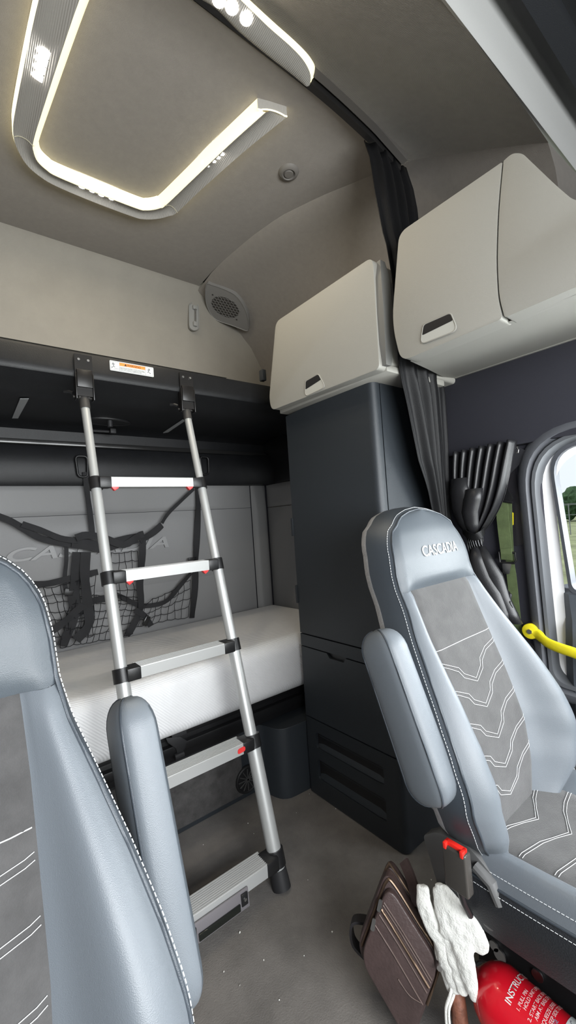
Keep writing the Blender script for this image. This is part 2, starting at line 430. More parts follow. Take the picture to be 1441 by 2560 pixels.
# ---- padded rear panel with embossed writing
PP_ = empty('padded_back_panel', (CX, 2.32, .45), 'grey padded vinyl panel with embossed lettering behind the lower bunk', 'wall panel')
def pad(x0, x1, z0, z1, y=2.325, puff=.012, nx=14, nz=12, ax='x'):
    rows = []
    for i in range(nz+1):
        r = []
        for j in range(nx+1):
            u, w = j/nx, i/nz; d = puff*min(1, 6*min(u, 1-u))**.5*min(1, 6*min(w, 1-w))**.5 if 0 < u < 1 and 0 < w < 1 else 0
            if ax == 'x': r.append((x0+(x1-x0)*u, y-.012-d, z0+(z1-z0)*w))
            else: r.append((y-.012-d, x0+(x1-x0)*u, z0+(z1-z0)*w))
        rows.append(r)
    return rows
bm = NB(); grid(bm, pad(-.65, 1.525, 1.302, 1.448)); link('upper_pad', bm, padm, PP_, 60)
bm = NB(); grid(bm, pad(-.65, 1.525, .45, .90)); link('lower_pad', bm, padm, PP_, 60)
bm = NB(); grid(bm, pad(-.65, 1.525, .90, 1.30)); mp_ = link('middle_pad', bm, padm, PP_, 60)
bm = NB(); grid(bm, pad(1.53, 1.645, .45, 1.448, y=2.322, puff=.03, nx=8)); link('corner_roll', bm, padm, PP_, 60)
PS_ = empty('padded_side_panel', (1.66, 1.9, .45), 'grey padded vinyl panel on the side wall right of the lower bunk', 'wall panel')
bm = NB(); grid(bm, pad(1.5, 2.31, .45, 1.295, y=1.672, ax='y')); link('lower_pad', bm, padm, PS_, 60)
bm = NB(); grid(bm, pad(1.5, 2.31, 1.30, 1.448, y=1.672, ax='y')); link('upper_pad', bm, padm, PS_, 60)
text('embossed_letters', 'CASCADIA', (.158, 2.295, 1.098), (1, 0, 0), (0, 0, 1), .085, mat('embossed_vinyl', (.33, .33, .332), .5, bump=.3, bscale=500), PP_, depth=.012, shear=.3, fit=.765, bold=.0015)
# ---- upper bunk platform
UB = empty('upper_bunk', (CX, 1.64, 1.70), 'black plastic upper bunk platform with ladder hooked to its edge', 'bunk')
bm = NB()
pr_ = [(1.655, 1.868), (1.640, 1.866), (1.634, 1.855), (1.634, 1.80), (1.630, 1.785), (1.636, 1.772), (1.655, 1.765), (1.70, 1.755), (1.74, 1.742), (1.90, 1.738), (2.20, 1.736), (2.27, 1.728), (2.29, 1.715), (2.295, 1.66), (2.33, 1.66), (2.33, 1.80), (1.68, 1.80), (1.67, 1.85)]
prism(bm, [V((-.65, y, z)) for y, z in pr_], (2.32, 0, 0)); link('platform', bm, bunkpl, UB, 40)
bm = NB(); grid(bm, [[(x, 1.638, 1.869), (x, 1.652, 1.871), (x, 1.665, 1.868)] for x in (-.6, 0, .6, 1.0)]); link('edge_strip', bm, mat('chrome_strip', (.75, .73, .66), .25, metal=.9), UB)
bm = NB(); box(bm, (-.64, 2.262, 1.638), (1.66, 2.30, 1.662), .004); link('hinge_rail', bm, mat('glossy_black', (.02, .02, .02), .2), UB)
for i, zz in enumerate([(1.66, 1.448)]):
    bm = NB(); rows = []
    for k in range(31):
        x = -.65+2.33*k/30; b = max(0, (x-1.25)/.4); b = min(1, b)
        rows.append([(x, y-.10*b*b*w, z) for y, z, w in ((2.32, 1.66, 0), (2.29, 1.64, .6), (2.285, 1.55, 1), (2.285, 1.47, 1), (2.295, 1.448, 1), (2.32, 1.446, .2))])
    grid(bm, rows); st('trim_8', bm, bunkpl, smooth=60)
bm = NB(); box(bm, (1.645, 1.48, 1.448), (1.69, 2.325, 1.775), .01); st('trim_9', bm, bunkpl)
# latch disc and bar under the bunk, tapes
bm = NB(); c = onz(268, 1054, 1.735)
tube(bm, [c+V((.105*cos(a), .06*sin(a), 0)) for a in [2*pi*k/36 for k in range(36)]], .006, 6, closed=True)
prism(bm, [c+V((.10*cos(a), .055*sin(a), -.003)) for a in [2*pi*k/36 for k in range(36)]], (0, 0, .004))
o = link('latch_dish', bm, blackpl, UB)
bm = NB(); c2 = onz(275, 1057, 1.72); cyl(bm, c2+V((0, 0, .015)), c2-V((0, 0, .02)), .012); link('latch_post', bm, rubber, o)
bm = NB(); tube(bm, [onz(220, 1076, 1.715), onz(290, 1080, 1.715)], .007, 8)
link('latch_bar', bm, rubber, o)
bm = NB(); obox(bm, onz(282, 1078, 1.715), (1, 0, 0), (0, 1, 0), (0, 0, 1), (.014, .012, .012), .003)
link('latch_grip', bm, rubber, o)
for pts in (((45, 1045), (30, 1045), (50, 996), (72, 996)), ((405, 1083), (421, 1080), (462, 1052), (457, 1048))):
    bm = NB(); prism(bm, [onz(a, b, 1.7345 if i_ else 1.7345) for i_, (a, b) in enumerate(pts)], (0, 0, -.002)); link('reflective_tape', bm, tapem, UB)
bm = NB(); q = ony(659, 942, 1.66); box(bm, q-V((.012, .01, .02)), q+V((.012, .02, .035)), .004); link('edge_bumper', bm, charcoal, UB)
# ---- warning sticker
WS = empty('warning_label', tuple(ony(330, 938, 1.632)), 'white warning sticker with orange heading on the upper bunk edge', 'sticker')
ex_ = V((1, 0, 0)); ez_ = V((0, 0, 1))
c = V((.585, 1.6325, 1.838)); W_, H_ = .158, .041
c0 = ony(275, 917, 1.6325); c1 = ony(386, 959, 1.6325); x0, x1, z1, z0 = c0.x, c1.x, 1.8535, 1.815
bm = NB(); prism(bm, rpoly([V((x0, 1.6335, z0)), V((x1, 1.6335, z0)), V((x1, 1.6335, z1)), V((x0, 1.6335, z1))], .004, 4), (0, -.0010, 0)); link('sticker_base', bm, stick, WS, 0)
Wd = x1-x0; Hd = z1-z0; a0 = x0+Wd*.21; a1 = x0+Wd*.80
bm = NB()
def fr(bm, xa, xb, za, zb, t=.0007, y=1.6323):
    for lo, hi in (((xa, za), (xb, za+t)), ((xa, zb-t), (xb, zb)), ((xa, za), (xa+t, zb)), ((xb-t, za), (xb, zb))):
        box(bm, (lo[0], y, lo[1]), (hi[0], y+.0004, hi[1]))
m_ = .003
fr(bm, x0+m_, x1-m_, z0+m_, z1-m_); box(bm, (a0, 1.6323, z0+m_), (a0+.0007, 1.6327, z1-m_)); box(bm, (a1, 1.6323, z0+m_), (a1+.0007, 1.6327, z1-m_))
for cx_, sgn in ((x0+m_+.010, 1), (a1+.014, -1)):   # falling figures
    cz = (z0+z1)/2
    for (ax_, az_), (bx_, bz_) in (((0, .006), (.001*sgn, -.001)), ((0, .004), (.006, .008)), ((0, .004), (-.006, .006)), ((.001*sgn, -.001), (.006*sgn, -.005)), ((.001*sgn, -.001), (-.005*sgn, -.008)), ((-.005*sgn, -.008), (-.008*sgn, -.006))):
        tube(bm, [V((cx_+ax_, 1.6322, cz+az_)), V((cx_+bx_, 1.6322, cz+bz_))], .0009, 5)
    disc(bm, (cx_-.001*sgn, 1.6321, cz+.009), (0, -1, 0), .0022, seg=12)
box(bm, (x0+m_+.012, 1.6322, z0+.009), (a0-.002, 1.6325, z0+.0098))
link('sticker_ink', bm, ink, WS, 0)
bm = NB(); box(bm, (a0+.0007, 1.6322, z1-.0155), (a1, 1.6327, z1-.0037)); link('orange_heading', bm, orange, WS, 0)
text('heading_letters', '\u25b2WARNING', ((a0+a1)/2, 1.6318, z1-.0135), (1, 0, 0), (0, 0, 1), .011, ink, WS, .0004, align='CENTER')
text('small_print', 'Keep leg and torso/head restraint nets in place\nbefore vehicle operation to prevent injury while\nlower bunk restraint is installed and used', (a0+.002, 1.6318, z0+.0155), (1, 0, 0), (0, 0, 1), .0046, ink, WS, .0003, fit=(a1-a0)*.95)
# ---- telescopic ladder
LD = empty('telescopic_ladder', (.6, 1.165, 0), 'silver telescopic ladder leaning on the upper bunk edge', 'ladder')
XL, XR = .388, .790
P0, P1 = V((0, 1.165, .0)), V((0, 1.642, 1.690))
rd = (P1-P0).normalized(); rn = V((1, 0, 0)).cross(rd)  # rn: towards the rear/up or front
if rn.y > 0: rn = -rn                                   # points to the camera side
def rail(x, z): t = (z-P0.z)/(P1.z-P0.z); p = P0.lerp(P1, t); return V((x, p.y, p.z))
RZ = [.088, .436, .756, 1.052, 1.376]
def ovl(a, b, n=20): return [(a*cos(2*pi*k/n), b*sin(2*pi*k/n)) for k in range(n)]
def ringpipe(bm, x, za, zb, a, b):
    sweep(bm, [rail(x, za), rail(x, zb)], ovl(a, b), up=(1, 0, 0))
rh = [.019, .0165, .0165, .0165, .016]; rdp = [.034, .030, .030, .029, .028]
seg_r = [.0255, .0245, .0215, .0190, .0168, .0148]
zs = [.045] + RZ + [1.665]
for x in (XL, XR):
    sd = 1 if x == XL else -1
    bm = NB()
    for i in range(6):
        ringpipe(bm, x, zs[i], zs[i+1]+.01, seg_r[i], seg_r[i])
    r_ = link('side_rail', bm, alu, LD, 40)
    bm = NB(); sweep(bm, [rail(x, -.002)+V((0,0,.003)), rail(x, .03), rail(x, .055)], ovl(.029, .033), up=(1, 0, 0), scale=[1.04, 1.0, .93]); link('rubber_foot', bm, rubber, r_, 40)
    for i, z in enumerate(RZ):
        bm = NB(); h = .023 if i else .026; R = seg_r[i]+.005
        ringpipe(bm, x, z-h, z+h*.8, R, R+.001)
        c = rail(x, z); xa_, xb_ = sorted((x+sd*R*.3, x+sd*(seg_r[i]+.030)))
        box(bm, (xa_, c.y-rdp[i]-.0025, z-rh[i]-.003), (xb_, c.y+rdp[i]*.7, z+rh[i]+.004), .004)
        link('rung_collar', bm, blackpl, LD, 40)
    bm = NB(); ringpipe(bm, x, 1.655, 1.700, .0175, .0175)
    obox(bm, rail(x, 1.71), (1, 0, 0), rd, rn, (.020, .018, .012), .003)
    cyl(bm, rail(x, 1.700)-V((.036, 0, 0)), rail(x, 1.700)+V((.036, 0, 0)), .0045, 10)
    h_ = link('hook_joint', bm, mat('dark_grey_plastic', (.05, .047, .045), .45), LD, 40)
    bm = NB(); prism(bm, rpoly([V((x-.030, 1.627, 1.852)), V((x+.030, 1.627, 1.852)), V((x+.030, 1.627, 1.775)), V((x+.030, 1.600, 1.700)), V((x-.030, 1.600, 1.700)), V((x-.030, 1.627, 1.775))][:2] + [V((x+.030, 1.627, 1.70)), V((x-.030, 1.627, 1.70))], [.004]*4, 3), (0, -.004, 0))
    for s in (-1, 1): obox(bm, V((x+s*.029, 1.632, 1.735)), (1, 0, 0), (0, 1, 0), (0, 0, 1), (.002, .017, .048), .001)
    obox(bm, V((x, 1.619, 1.762)), (1, 0, 0), (0, 1, 0), (0, 0, 1), (.026, .006, .032), .002)
    hk = link('hook_plate', bm, mat('black_satin_metal', (.010, .009, .009), .35), LD, 40)
    for s in (-1, 1):
        bm = NB(); cyl(bm, V((x+s*.016, 1.625, 1.832)), V((x+s*.016, 1.619, 1.832)), .0062, 14, .0045); link('screw', bm, steel, hk)
    bm = NB(); tube(bm, [V((x-.034, 1.65, 1.715)), V((x-.045, 1.66, 1.722)), V((x-.060, 1.67, 1.722))], .006, 8); link('release_lever', bm, blackpl, hk)
rh = [.019, .0165, .0165, .0165, .016]; rdp = [.034, .030, .030, .029, .028]
for i, z in enumerate(RZ):
    bm = NB(); c = (rail(XL, z)+rail(XR, z))/2; L_ = (XR-XL)/2-seg_r[i]-.022
    # level tread with ribs
    H, D = rh[i], rdp[i]
    prof = [(-D, -H), (-D, H)]
    for k in range(9):
        y0 = -D+2*D*(k+.15)/9; prof += [(y0, H), (y0+.0006, H+.0032), (y0+2*D/9*.62, H+.0032), (y0+2*D/9*.70, H)]
    prof += [(D, H), (D, -H)]
    prism(bm, [V((c.x-L_, c.y+a, c.z+b)) for a, b in prof], (2*L_, 0, 0))
    r_ = link('rung', bm, alurung, LD, 20)
    if i in (2, 3, 4) or i == 1:
        for s in ((-1, 1) if i > 2 else ((1,) if i == 1 else ())):
            bm = NB()
            if i == 1: prism(bm, rpoly([V((c.x+L_-.032+q0, c.y-D-.0005, z+q1)) for q0, q1 in ((0, -.008), (.03, -.006), (.03, .010), (.002, .008))], .007, 4), (0, -.0025, 0))
            else: prism(bm, [V((c.x+s*(L_-.02)+q0, c.y-D+.004, z-H+q1)) for q0, q1 in ((-.016, .004), (.016, .004), (.010, -.006), (-.002, -.014))], (0, .02, 0), .002)
            link('release_button', bm, redp, r_)
# non-slip plate on the bottom rung
q = [ony(a, b, RZ[0] and 1.13) for a, b in ((500, 2272), (614, 2186), (625, 2214), (512, 2322))]
c = rail(0, RZ[0]); yb = c.y-rdp[0]-.003
bm = NB(); za, zb = .040, .094; xa, xb = .452, .655
prism(bm, [V((xa, yb, zb)), V((xb, yb, zb)), V((xb, yb-.006, za)), V((xa, yb-.006, za))], (0, -.006, 0), .002)
pt = link('step_plate', bm, mat('grey_step_plastic', (.16, .15, .16), .5, bump=.3, bscale=500), LD)
for xx in (xa+.017, xb-.017):
    bm = NB(); box(bm, (xx-.011, yb-.014, za+.012), (xx+.011, yb-.008, zb-.006), .002); k_ = link('bolt_recess', bm, blackpl, pt)
    bm = NB(); cyl(bm, V((xx, yb-.013, (za+zb)/2+.004)), V((xx, yb-.017, (za+zb)/2+.004)), .005, 6); link('bolt', bm, steel, k_)
bm = NB(); box(bm, (xa+.034, yb-.0155, za+.006), (xb-.034, yb-.010, za+.026), .001); link('spirit_level', bm, mat('black_glass', (.01, .012, .01), .1), pt)
# ---- wardrobe
WD = empty('wardrobe', (1.4, 1.2, 0), 'tall charcoal wardrobe cabinet behind the driver seat', 'wardrobe')
XF = 1.185
def wprof(x0, y0, y1, r=.028, x1=1.595):
    return rpoly([V((x0, y0, 0)), V((x1, y0, 0)), V((x1, y1, 0)), V((x0, y1, 0))], [r, 0, 0, .008], 7)
def wblock(z0, z1, x0=XF, y0=.961, y1=1.468, r=.028, tz=0):
    b = NB(); P = wprof(x0, y0, y1, r); n = len(P)
    A = [b.verts.new((p.x, p.y, z0)) for p in P]; Bv = [b.verts.new((p.x, p.y, z1 - tz*(p.y-y0)/(y1-y0))) for p in P]
    b.faces.new(A[::-1]); b.faces.new(Bv)
    for i in range(n): b.faces.new([A[i], A[(i+1) % n], Bv[(i+1) % n], Bv[i]])
    return b
link('carcass', wblock(.0, 1.690, x0=XF+.012, y0=.972, y1=1.462, tz=.022), blackpl, WD, 40)
b = wblock(.701, 1.702, tz=.034)
wdoor = link('door', b, charcoal, WD, 40)
cb = NB(); box(cb, (1.222, .90, .5), (1.2275, .99, 1.9)); cut(wdoor, cb)
link('drawer', wblock(.645, .695), charcoal, WD, 40)
dl = link('lower_door', wblock(.337, .640), charcoal, WD, 40)
cb = NB(); prism(cb, [V((1.17, y, z)) for y, z in ((1.305, .646), (1.285, .622), (1.205, .622), (1.19, .646))], (.05, 0, 0)); cut(dl, cb)
cb2 = NB(); prism(cb2, [V((1.17, y, z)) for y, z in ((1.305, .60), (1.285, .62), (1.205, .622), (1.19, .60))], (.001, 0, 0)); cb2.free()
bs = link('kick_panel', wblock(.004, .331), mat('charcoal_plastic_dark', (.022, .026, .031), .4, bump=.35, bscale=600), WD, 40)
for za, zb in ((.212, .280), (.080, .165)):
    cb = NB(); prism(cb, rpoly([V((1.17, 1.405, za)), V((1.17, 1.038, za)), V((1.17, 1.038, zb)), V((1.17, 1.405, zb))], .012, 4), (.035, 0, 0)); cut(bs, cb)
    bm = NB(); 
    rows = []
    for k in range(9):
        t = k/8; zz = za+.003+(zb-za-.006)*t; xx = 1.188+.028*min(1, 1.25*t)**1.3 if t < .8 else 1.216-.02*(t-.8)/.2
        rows.append([(xx + (.0 if 0 < j < 12 else .004), 1.402-.36*j/12, zz) for j in range(13)])
    grid(bm, rows); link('recess_panel', bm, charcoal, WD, 40)
bm = NB()
for za, zb in ((.272, .276), (.264, .267), (.155, .159), (.147, .150)): tube(bm, [V((1.198, 1.395, za)), V((1.198, 1.05, za))], .0018, 6)
link('recess_ribs', bm, charcoal, WD)
bm = NB()
for zz in (1.17, .87):
    bm = NB(); prism(bm, rpoly([V((1.181, 1.462, zz-.04)), V((1.181, 1.462, zz+.04)), V((1.181, 1.474, zz+.04)), V((1.181, 1.474, zz-.04))], .004, 3), (.02, 0, 0)); link('rear_latch', bm, charcoal, WD)
# ---- overhead cabinets
def ocab(name, lab, outline, x0, x1, ppx, parts):
    pass
SC = empty('overhead_cabinet', (1.35, 1.15, 1.69), 'cream overhead cabinet on top of the charcoal wardrobe', 'cabinet')
ol = [V((1.12, y, z)) for y, z in ((1.398, 2.055), (.862, 2.05), (.868, 1.678), (1.470, 1.690), (1.482, 1.745))]
P = rpoly(ol, [.03, .03, .02, .03, .05], 6)
bm = NB()
prism(bm, [V((1.113, p.y, p.z)) for p in P], (.052, 0, 0), .014, 4)
sd_ = link('door', bm, cabcream, SC, 50)
bm = NB(); prism(bm, [V((1.165, y, z)) for y, z in ((1.43, 2.04), (.866, 2.045), (.868, 1.70), (1.46, 1.70))], (.43, 0, 0), .012, 3); link('cabinet_body', bm, cabcream, SC)
bm = NB(); sweep(bm, [V((1.142, .860, 1.69)), V((1.140, .855, 1.76)), V((1.140, .852, 1.86)), V((1.142, .853, 1.98)), V((1.148, .858, 2.04))], [(-.016, -.010), (.016, -.012), (.016, .010), (-.016, .010)], up=(1, 0, 0), scale=[.8, 1.3, 1.4, 1.3, .7]); link('side_trim', bm, mat('side_trim_shade', (.17, .168, .16), .6), SC, 40)  # strip along the door's side face, its shade put into the grey
bm = NB(); box(bm, (1.150, .866, 1.676), (1.50, 1.46, 1.699), .004); link('base_lip', bm, cabcream, SC)
def pull(par, px, x, nm='handle'):
    TL, TR, BR, BL = [onx(a, b, x) for a, b in px]
    # recess surround, dark slot above and cream scoop below
    bm = NB(); f = lambda a, b, t: a.lerp(b, t)
    mL, mR = f(TL, BL, .55), f(TR, BR, .42)
    prism(bm, rpoly([TL, TR, mR, mL], .008, 4), (-.0022, 0, 0)); hnd = link(nm, bm, mat('black_handle', (.010, .010, .012), .3), par, 30)
    bm = NB(); prism(bm, rpoly([mL+V((0,0,.004)), mR+V((0,0,.004)), BR, BL], [.004, .004, .02, .02], 6), (-.0016, 0, 0)); link('handle_scoop', bm, mat('cream_scoop', (.50, .50, .47), .5), hnd, 30)
    bm = NB(); tube(bm, rpoly([TL+V((-.001,0,0)), TR+V((-.001,0,0)), BR+V((-.001,0,0)), BL+V((-.001,0,0))], [.01, .01, .022, .022], 6), .0022, 6, closed=True); link('handle_rim', bm, cabcream, hnd, 50)
pull(sd_, ((765, 953), (797, 935), (815, 968), (764, 992)), 1.113)
CC = empty('overhead_cabinet', (1.35, .55, 1.69), 'large cream overhead cabinet nearest the front, above the side window', 'cabinet')
def cface(poly, rad, par, nm, x0=1.112, bul=.012, hole=None):
    P = rpoly([V((x0, y, z)) for y, z in poly], rad, 6); b = NB(); prism(b, P, (.06, 0, 0), .012, 4); return link(nm, b, cabcream, par, 50)
cd = cface([(.755, 2.065), (.442, 2.062), (.462, 1.95), (.476, 1.82), (.478, 1.73), (.470, 1.676), (.782, 1.672), (.806, 1.80)], [.03, .004, .1, .1, .05, .012, .035, .12], CC, 'door')
fp = cface([(.438, 2.062), (.418, 2.066), (.395, 2.05), (.330, 1.925), (.30, 1.872), (.275, 1.852), (.18, 1.84), (.05, 1.84), (-.3, 1.84), (-.3, 1.69), (.465, 1.676), (.474, 1.73), (.472, 1.82), (.458, 1.95)], [.002, .02, .02, .05, .04, .05, .02, .02, .01, .02, .006, .05, .1, .1], CC, 'front_panel')
bm = NB(); prism(bm, [V((1.150, y, z)) for y, z in ((.750, 2.05), (.42, 2.05), (.30, 1.84), (-.3, 1.83), (-.3, 1.73), (.775, 1.73))], (.43, 0, 0)); link('cabinet_body', bm, blackpl, CC)
bm = NB(); grid(bm, [[(1.150, y1_, 1.678), (1.16, y1_, 1.677), (1.30, y2_, 1.690), (1.59, y3_, 1.722)] for y1_, y2_, y3_ in ((.775, .81, .895), (.772, .80, .885), (.3, .3, .3), (-.3, -.3, -.3))]); link('cabinet_floor', bm, cabcream, CC, 30)
bm = NB(); box(bm, (1.575, -.3, 1.718), (1.592, .865, 1.736), .002); link('wall_rail', bm, cabcream, CC)
pull(cd, ((1060, 812), (1128, 782), (1146, 826), (1052, 862)), 1.111)
# ================================================================== seats
SX = 1.068; ZB, ZT = .43, 1.207
HW = [(.43, .165), (.46, .205), (.50, .240), (.57, .268), (.65, .268), (.72, .256), (.80, .236), (.88, .212), (.95, .190), (1.0, .181), (1.06, .178), (1.11, .170), (1.145, .153), (1.172, .125), (1.190, .092), (1.201, .050), (1.207, .0)]
BOL = [(.43, .045), (.50, .075), (.60, .09), (.68, .085), (.78, .062), (.88, .034), (.98, .012), (1.03, 0), (1.3, 0)]
LUM = [(.43, .015), (.52, .035), (.62, .042), (.75, .03), (.9, .01), (1.0, .0), (1.08, .008), (1.15, .004), (1.21, -.01)]
INS = [(.43, .105), (.50, .120), (.60, .138), (.70, .143), (.9, .142), (1.0, .138)]
ZSEAM = .995
def sm(t): t = max(0, min(1, t)); return t*t*(3-2*t)
def back_y(z): return .53+.25*(z-.44)
def FS(x, z):
    """front surface of a backrest; x relative to the seat centre"""
    w = interp(HW, z); ui = interp(INS, z); a = abs(x)
    b = interp(BOL, z); l = interp(LUM, z)
    ridge = ui+(w-ui)*.62
    d = l + b*(sm((a-ui)/(ridge-ui)) if ridge > ui else 0)
    if a > ridge and w > ridge: d -= (.010+.26*b)*((a-ridge)/(w-ridge))**2.2
    if z > ZSEAM: d += .012*(1-(a/max(w, .01))**2)*sm((z-ZSEAM)/.03) if w > 0 else 0
    # seams pull in
    if z < ZSEAM: d -= .005*exp(-((a-ui)/.006)**2)
    d -= .005*exp(-((z-ZSEAM)/.006)**2)
    return V((x+SX, back_y(z)-d, z))
def zl(a, b, n): return [a+(b-a)*k/n for k in range(n+1)]
def make_seat():
    R_ = empty('driver_seat', (SX, .5, 0), 'grey leather seat on the right beside the side window, headrest lettering and cushion showing', 'seat')
    BR = None
    zins = zl(ZB, ZSEAM, 40)
    # insert
    bm = NB(); grid(bm, [[FS(interp(INS, z)*(-1+2*k/22), z) for k in range(23)] for z in zins]); ins = link('backrest', bm, suede, R_, 60)
    for s in (-1, 1):
        bm = NB(); grid(bm, [[FS(s*(interp(INS, z)+(interp(HW, z)-interp(INS, z))*k/14), z) for k in range(15)] for z in zins]); link('side_bolster', bm, leather, R_, 60)
    # headrest panel
    zh = zl(ZSEAM, 1.15, 14)+[1.165, 1.178, 1.188, 1.195, 1.201, 1.205, 1.2069]
    bm = NB(); grid(bm, [[FS(interp(HW, z)*(-1+2*k/26), z) for k in range(27)] for z in zh]); hd = link('headrest', bm, mat('headrest_armshade_leather', (.070,.082,.095), .42, bump=.16, bscale=900, kind='voronoi'), R_, 60)
    # perimeter path and rim/side
    zp = zl(.43, 1.15, 44)+[1.165, 1.178, 1.188, 1.195, 1.201, 1.205]
    per = [FS(-interp(HW, z), z) for z in zp]+[FS(0, 1.207)]+[FS(interp(HW, z), z) for z in reversed(zp)]
    n = len(per); cz = V((SX, 0, .8))
    def outn(i):
        a, b = per[max(0, i-1)], per[min(n-1, i+1)]; t = (b-a); t.y = 0; t.normalize(); return V((-t.z, 0, t.x))
    rows = []
    for k, (o_, dy) in enumerate(((0, 0), (.004, .006), (.007, .02), (.010, .05), (.008, .085))):
        rows.append([p+outn(i)*o_+V((0, dy*(1 if p.z > .5 else 1), 0)) for i, p in enumerate(per)])
    bm = NB(); grid(bm, rows); link('side_panel', bm, leatherd, R_, 60)
    rows2 = [[p+outn(i)*o_+V((0, dy, 0)) for i, p in enumerate(per)] for o_, dy in ((.008, .085), (.003, .105), (-.02, .12))]
    def toc(p, s, dy): return V((SX+(p.x-SX)*s, back_y(p.z)+.12+dy, p.z if p.z < 1.1 else 1.1+(p.z-1.1)*s))
    rows2 += [[toc(p, .8, .0) for p in per], [toc(p, .4, .02) for p in per], [toc(p, 0, .02) for p in per]]
    bm = NB(); grid(bm, rows2); link('back_cover', bm, fuzz, R_, 60)
    # piping and double stitches
    bm = NB(); tube(bm, [p+outn(i)*.001+V((0, -.0005, 0)) for i, p in enumerate(per)], .0028, 6); link('piping', bm, leatherd, R_, 60)
    def stitches(par, path, L=.0052, gap=.0022, r=.00075, nm='stitching'):
        b = NB(); acc = 0; pts = path
        d = [0]
        for a, c in zip(pts, pts[1:]): d.append(d[-1]+(c-a).length)
        def at(s):
            for i in range(len(d)-1):
                if s <= d[i+1]: return pts[i].lerp(pts[i+1], (s-d[i])/max(1e-9, d[i+1]-d[i]))
            return pts[-1]
        s = 0
        while s+L < d[-1]:
            tube(b, [at(s), at(s+L)], r, 4, caps=False); s += L+gap
        return tag(link(nm, b, thread, par, 0), label='white thread stitching', kind='stuff')
    stitches(R_, [p-outn(i)*.009+V((0, -.0022, 0)) for i, p in enumerate(per)])
    stitches(R_, [p+outn(i)*.0075+V((0, .011, 0)) for i, p in enumerate(per)])
    # embroidered lines on the suede: top line and repeated chevrons
    def surf_line(pts, lift=.0012, n=6):
        out = []
        for (x0, z0), (x1, z1) in zip(pts, pts[1:]):
            for k in range(n): t = k/n; p = FS(x0+(x1-x0)*t, z0+(z1-z0)*t); out.append(p+V((0, -lift, 0)))
        p = FS(*pts[-1]); out.append(p+V((0, -lift, 0))); return out
    def inw(z): return interp(INS, z)-.004
    b = NB(); tube(b, surf_line([(-inw(.848), .846), (0, .848), (inw(.848), .848)]), .0009, 4); 
    CHV = [(-.128, .062), (-.095, .053), (-.055, .037), (-.042, .020), (0, 0), (.040, .020), (.052, .037), (.095, .055), (.165, .066)]
    for zc in (.758, .698, .628, .560, .496):
        for o_ in (0, .008):
            pts = [(-.020+x*(1+.0*o_)+(.006 if o_ and abs(x) > .03 and abs(x) < .06 else 0)*(1 if x < 0 else -1)*-1, zc+z-o_) for x, z in CHV]
            pts = [(max(-inw(z), min(inw(z), x)), z) for x, z in pts if z > ZB+.005]
            tube(b, surf_line(pts), .0006, 4)
    for zc in ():
        for o_ in (0, .010):
            if o_: pts = [(-inw(zc), zc+.062-o_), (-.085, zc+.040-o_), (-.068, zc+.022-o_), (.004, zc-o_*.9), (.056, zc+.045-o_), (.058, zc+.062-o_), (.095, zc+.105-o_*1.2), (inw(zc+.13), zc+.135-o_*1.3)]
            else: pts = [(-inw(zc), zc+.062), (-.078, zc+.040), (-.052, zc+.018), (0, zc), (.050, zc+.048), (.050, zc+.066), (.088, zc+.108), (inw(zc+.13), zc+.137)]
            pts = [(x, z) for x, z in pts if z > ZB+.005]
            tube(b, surf_line(pts), .0006, 4)
    tag(link('embroidery', b, thread, ins, 0), kind='stuff')
    # logo on the headrest
    e = NB(); e.free()
    t = text('logo_letters', 'CASCADIA', (0, 0, 0), (1, 0, 0), (0, 0, 1), .040, thread, None, depth=.0012, shear=.15, fit=.176, bold=.0003)
    me = t.data; bpy.data.objects.remove(t)
    o = bpy.data.objects.new('logo_letters', me); COL.objects.link(o); o.parent = hd
    xs = [v.co.x for v in me.vertices]; xm = (min(xs)+max(xs))/2
    for v in me.vertices:
        x, z, lift = v.co.x-xm, 1.078+v.co.z-.0, -v.co.y
        p = FS(x+.012, z); q = V((p.x, p.y-.0014-lift*1., z)); v.co = q-V((SX, .5, 0))
    # ---- cushion
    CXX = 1.085; c0 = .55
    def CS(x, y):   # top surface; x relative
        a = abs(x); w = .245; ui = .155
        z = .438+.02*sm((.5-y)/.5)
        z += .03*sm((a-ui)/.05)
        if a > .21: z -= .05*((a-.21)/.035)**2
        z -= .005*exp(-((a-ui)/.006)**2)
        if y < .06: z -= .10*((.06-y)/.08)**2
        return V((CXX+x, y, z))
    ysn = [.56-.54*k/30 for k in range(31)]+[.01, 0, -.01]
    bm = NB(); grid(bm, [[CS(.155*(-1+2*k/16), y) for k in range(17)] for y in ysn]); cu = link('seat_cushion', bm, suede, R_, 60)
    for s in (-1, 1):
        bm = NB(); grid(bm, [[CS(s*(.155+.09*k/10), y) for k in range(11)] for y in ysn]); link('cushion_bolster', bm, leather, R_, 60)
        e_ = [CS(s*.245, y) for y in ysn]
        bm = NB(); grid(bm, [[p, p+V((s*.006, 0, -.01)), p+V((s*.008, 0, -.05)), p+V((-s*.01, 0, -.12))] for p in e_]); link('cushion_side', bm, mat('black_vinyl', (.022, .024, .028), .5, bump=.3, bscale=350, kind='voronoi'), R_, 60)
        bm = NB(); tube(bm, [p+V((s*.002, 0, -.001)) for p in e_], .003, 6); link('piping', bm, leatherd, R_, 60)
        stitches(R_, [CS(s*.238, y)+V((0, 0, .0012)) for y in ysn]); stitches(R_, [p+V((s*.0085, 0, -.010)) for p in e_])
    bm = NB(); grid(bm, [[CS(.245*(-1+2*k/12), -.01) , CS(.245*(-1+2*k/12), -.01)+V((0, -.005, -.08))] for k in range(13)]); link('cushion_front', bm, leather, R_, 60)
    b = NB()
